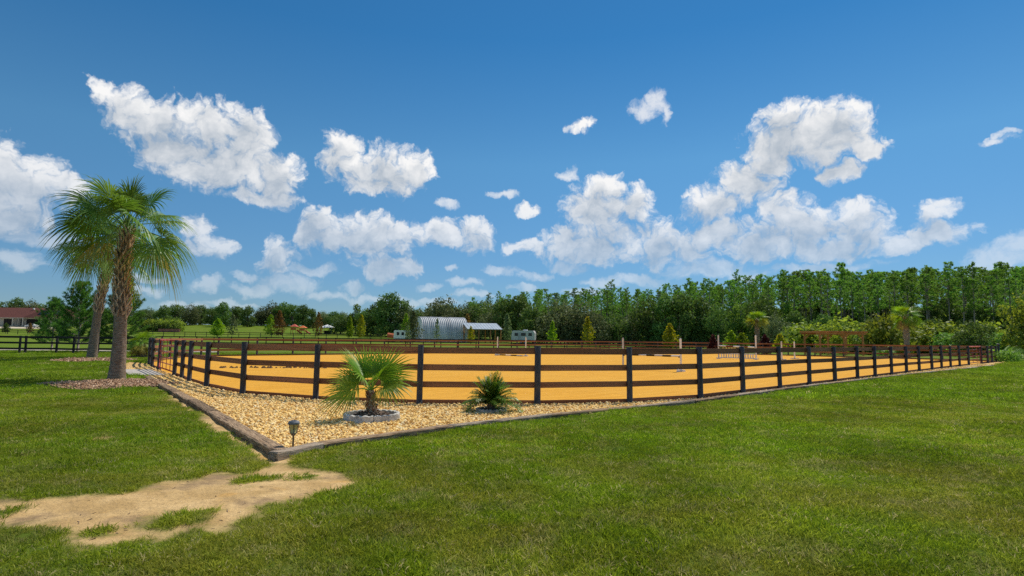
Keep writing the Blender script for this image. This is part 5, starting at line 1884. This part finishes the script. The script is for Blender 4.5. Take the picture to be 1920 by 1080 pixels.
# gravel
def pebble_material():
    m, nt = new_mat('tan pebble')
    rnd = N(nt, 'ShaderNodeObjectInfo').outputs['Random']
    ramp = N(nt, 'ShaderNodeValToRGB', [rnd])
    cols = [(0.0, (0.78, 0.46, 0.13)), (0.25, (0.92, 0.64, 0.24)), (0.5, (0.94, 0.71, 0.33)), (0.72, (0.87, 0.54, 0.17)), (0.88, (0.94, 0.79, 0.48)), (1.0, (0.62, 0.35, 0.11))]
    while len(ramp.color_ramp.elements) < len(cols):
        ramp.color_ramp.elements.new(0.5)
    for e, (p, c) in zip(ramp.color_ramp.elements, cols):
        e.position = p
        e.color = (*c, 1)
    n = mnoise(nt, N(nt, 'ShaderNodeTexCoord').outputs['Object'], 18.0, 3.0)
    col = mixc(nt, mapr(nt, n, 0.4, 0.75, 0, 0.4), ramp.outputs[0], (0.60, 0.36, 0.13))
    bs = N(nt, 'ShaderNodeBsdfPrincipled', {'Base Color': col, 'Roughness': 0.8, 'Specular IOR Level': 0.05})
    finish(nt, bs.outputs[0])
    return m


def pebble(seed, material):
    import bmesh
    r = random.Random(seed)
    bm = bmesh.new()
    bmesh.ops.create_icosphere(bm, subdivisions=1, radius=0.032)
    a, b, c_ = r.uniform(0.9, 1.5), r.uniform(0.7, 1.0), r.uniform(0.45, 0.7)
    for v in bm.verts:
        j = 1 + r.uniform(-0.2, 0.2)
        v.co = Vector((v.co.x * a * j, v.co.y * b * j, v.co.z * c_ * j))
    for f in bm.faces:
        f.smooth = r.random() < 0.5
    mh = bpy.data.meshes.new('pebble')
    bm.to_mesh(mh)
    bm.free()
    mh.materials.append(material)
    return mh


PEB = source_collection('pebble', [pebble(300 + k, pebble_material()) if k == 0 else pebble(300 + k, bpy.data.materials['tan pebble']) for k in range(7)])
bxs = [p[0] for p in GRAVEL]
bys = [p[1] for p in GRAVEL]
ng_ = 620000
X = rg.uniform(-17.5, 36, ng_)
Y = 7.0 + 38.0 * rg.random(ng_) ** 1.5
dens = np.clip(1.0 * (14.0 / np.maximum(Y, 9.0)) ** 1.0, 0, 1.0)
ok = in_poly(X, Y, GRAVEL) & (rg.random(ng_) < dens)
okm = ok & ~in_poly(X, Y, slab_poly) & (np.hypot(X - b3.x, Y - b3.y) > 0.51) & (np.hypot(X - b4.x, Y - b4.y) > 0.32)
X, Y = X[okm], Y[okm]
m = len(X)
s = (0.45 + 0.75 * rg.random(m)) * np.where(Y > 16, 1.25, 1.0)
scatter('gravel', np.stack([X, Y, 0.004 + 0.022 * rg.random(m)], 1), np.stack([rg.normal(size=m) * 0.5, rg.normal(size=m) * 0.5, rg.random(m) * 6.283], 1), np.stack([s, s, s], 1), rg.integers(0, 7, m), PEB,
        'tan gravel between the fence and the timbers', 'gravel')


# mulch chips round the palms and in the planter ring
M_CHIP = surf('bark mulch chip', (0.27, 0.145, 0.080), (0.60, 0.40, 0.25), 8.0, 0.9, bumps=0.0, c3=(0.66, 0.52, 0.38))
M_CHIPD = surf('dark shredded bark', (0.075, 0.045, 0.032), (0.26, 0.18, 0.13), 8.0, 0.9, bumps=0.0, c3=(0.42, 0.33, 0.26))


def chip(seed, material, L=0.05):
    r = random.Random(seed)
    l, w, t = L * r.uniform(0.7, 1.6), L * r.uniform(0.16, 0.34), 0.006
    mb = MB()
    mb.box((0, 0, 0), (2 * l, 2 * w, 2 * t))
    vs = [(x + r.uniform(-0.006, 0.006), y + r.uniform(-0.004, 0.004), z + r.uniform(-0.004, 0.004)) for x, y, z in mb.v]
    mb.v = vs
    return mb.mesh('chip', material)


CHIP = source_collection('mulch_chip', [chip(400 + k, M_CHIP) for k in range(6)])
CHIPD = source_collection('dark_chip', [chip(420 + k, M_CHIPD, 0.035) for k in range(6)])


def mulch(name, cx, cy, rx, ry, n, hgt, coll, label, mound_mat, sc=1.0, edge_noise=True):
    a = rg.random(n) * 6.283
    q = np.sqrt(rg.random(n)) * 1.12
    X, Y = cx + rx * q * np.cos(a), cy + ry * q * np.sin(a)
    w = q + (0.30 * (vnoise(X, Y, 1.6, 8) - 0.5) if edge_noise else 0)
    ok = w < 1.0
    X, Y, w = X[ok], Y[ok], w[ok]
    Z = hgt * np.clip(1 - w * w, 0, 1) + 0.012 + 0.012 * rg.random(len(X)) + (ground_z(X, Y) + 0.01 if edge_noise else 0)
    m = len(X)
    s = sc * (0.7 + 0.7 * rg.random(m))
    scatter(name, np.stack([X, Y, Z], 1), np.stack([rg.normal(size=m) * 0.35, rg.normal(size=m) * 0.35, rg.random(m) * 6.283], 1), np.stack([s, s, s], 1), rg.integers(0, 6, m), coll, label, 'mulch')
    # the earth under the chips
    mb = MB()
    rings, seg = 7, 40
    vs = [(cx, cy, hgt)]
    for i in range(1, rings + 1):
        qq = i / rings
        for k in range(seg):
            an = 6.2832 * k / seg
            x, y = cx + rx * qq * math.cos(an), cy + ry * qq * math.sin(an)
            ww = 1.0 - (0.30 * (float(vnoise(x, y, 1.6, 8)) - 0.5) if edge_noise else 0)
            x, y = cx + rx * qq * ww * math.cos(an), cy + ry * qq * ww * math.sin(an)
            vs.append((x, y, hgt * (1 - qq * qq) + (float(ground_z(x, y)) if edge_noise else 0) - (0.03 if i == rings else 0)))
    fs = [(0, 1 + k, 1 + (k + 1) % seg) for k in range(seg)]
    for i in range(rings - 1):
        for k in range(seg):
            a0, a1 = 1 + i * seg + k, 1 + i * seg + (k + 1) % seg
            fs.append((a0, a0 + seg, a1 + seg, a1))
    mb.add(vs, fs, True)
    return tag(mb.build(name + '_mound', mound_mat), None, None, kind='structure')


mulch('mulch', *MULCH1, 5200, 0.10, CHIP, 'reddish bark mulch round the thick palm', M_CHIP, 1.15)
mulch('mulch', *MULCH2, 3600, 0.10, CHIP, 'pale bark mulch round the leaning palm', M_CHIP, 1.7)
mulch('mulch', b3.x, b3.y, 0.46, 0.46, 900, 0.13, CHIPD, 'dark bark mulch inside the scalloped ring', M_CHIPD, 1.0, False)
mulch('mulch', b4.x, b4.y, 0.27, 0.27, 260, 0.05, CHIPD, 'dark bark mulch under the feathery date palm', M_CHIPD, 0.8, False)
mulch('mulch', b5.x, b5.y, 0.9, 0.8, 500, 0.10, CHIPD, 'dark bark mulch under the low golden palm', M_CHIPD, 1.6, False)


# dry bits lying on the worn sand
X, Y = lawn_points(16000, 4.0, 8.5, lambda x, y: (dirt_mask(x, y) > 0.5) & (x < 0.5))
ok = rg.random(len(X)) < 0.02 + 0.35 * sstep(0.62, 0.85, vnoise(X, Y, 1.4, 31) * 0.6 + vnoise(X, Y, 5.0, 32) * 0.4)
X, Y = X[ok], Y[ok]
m = len(X)
s = 0.16 + 0.34 * rg.random(m)
scatter('dry_litter', np.stack([X, Y, ground_z(X, Y) - 0.008], 1), np.stack([rg.normal(size=m) * 0.2, rg.normal(size=m) * 0.2, rg.random(m) * 6.283], 1), np.stack([s * 1.3, s * 0.7, s], 1), rg.integers(0, 6, m), CHIPD, 'dry litter lying on the worn sandy patch', 'litter')
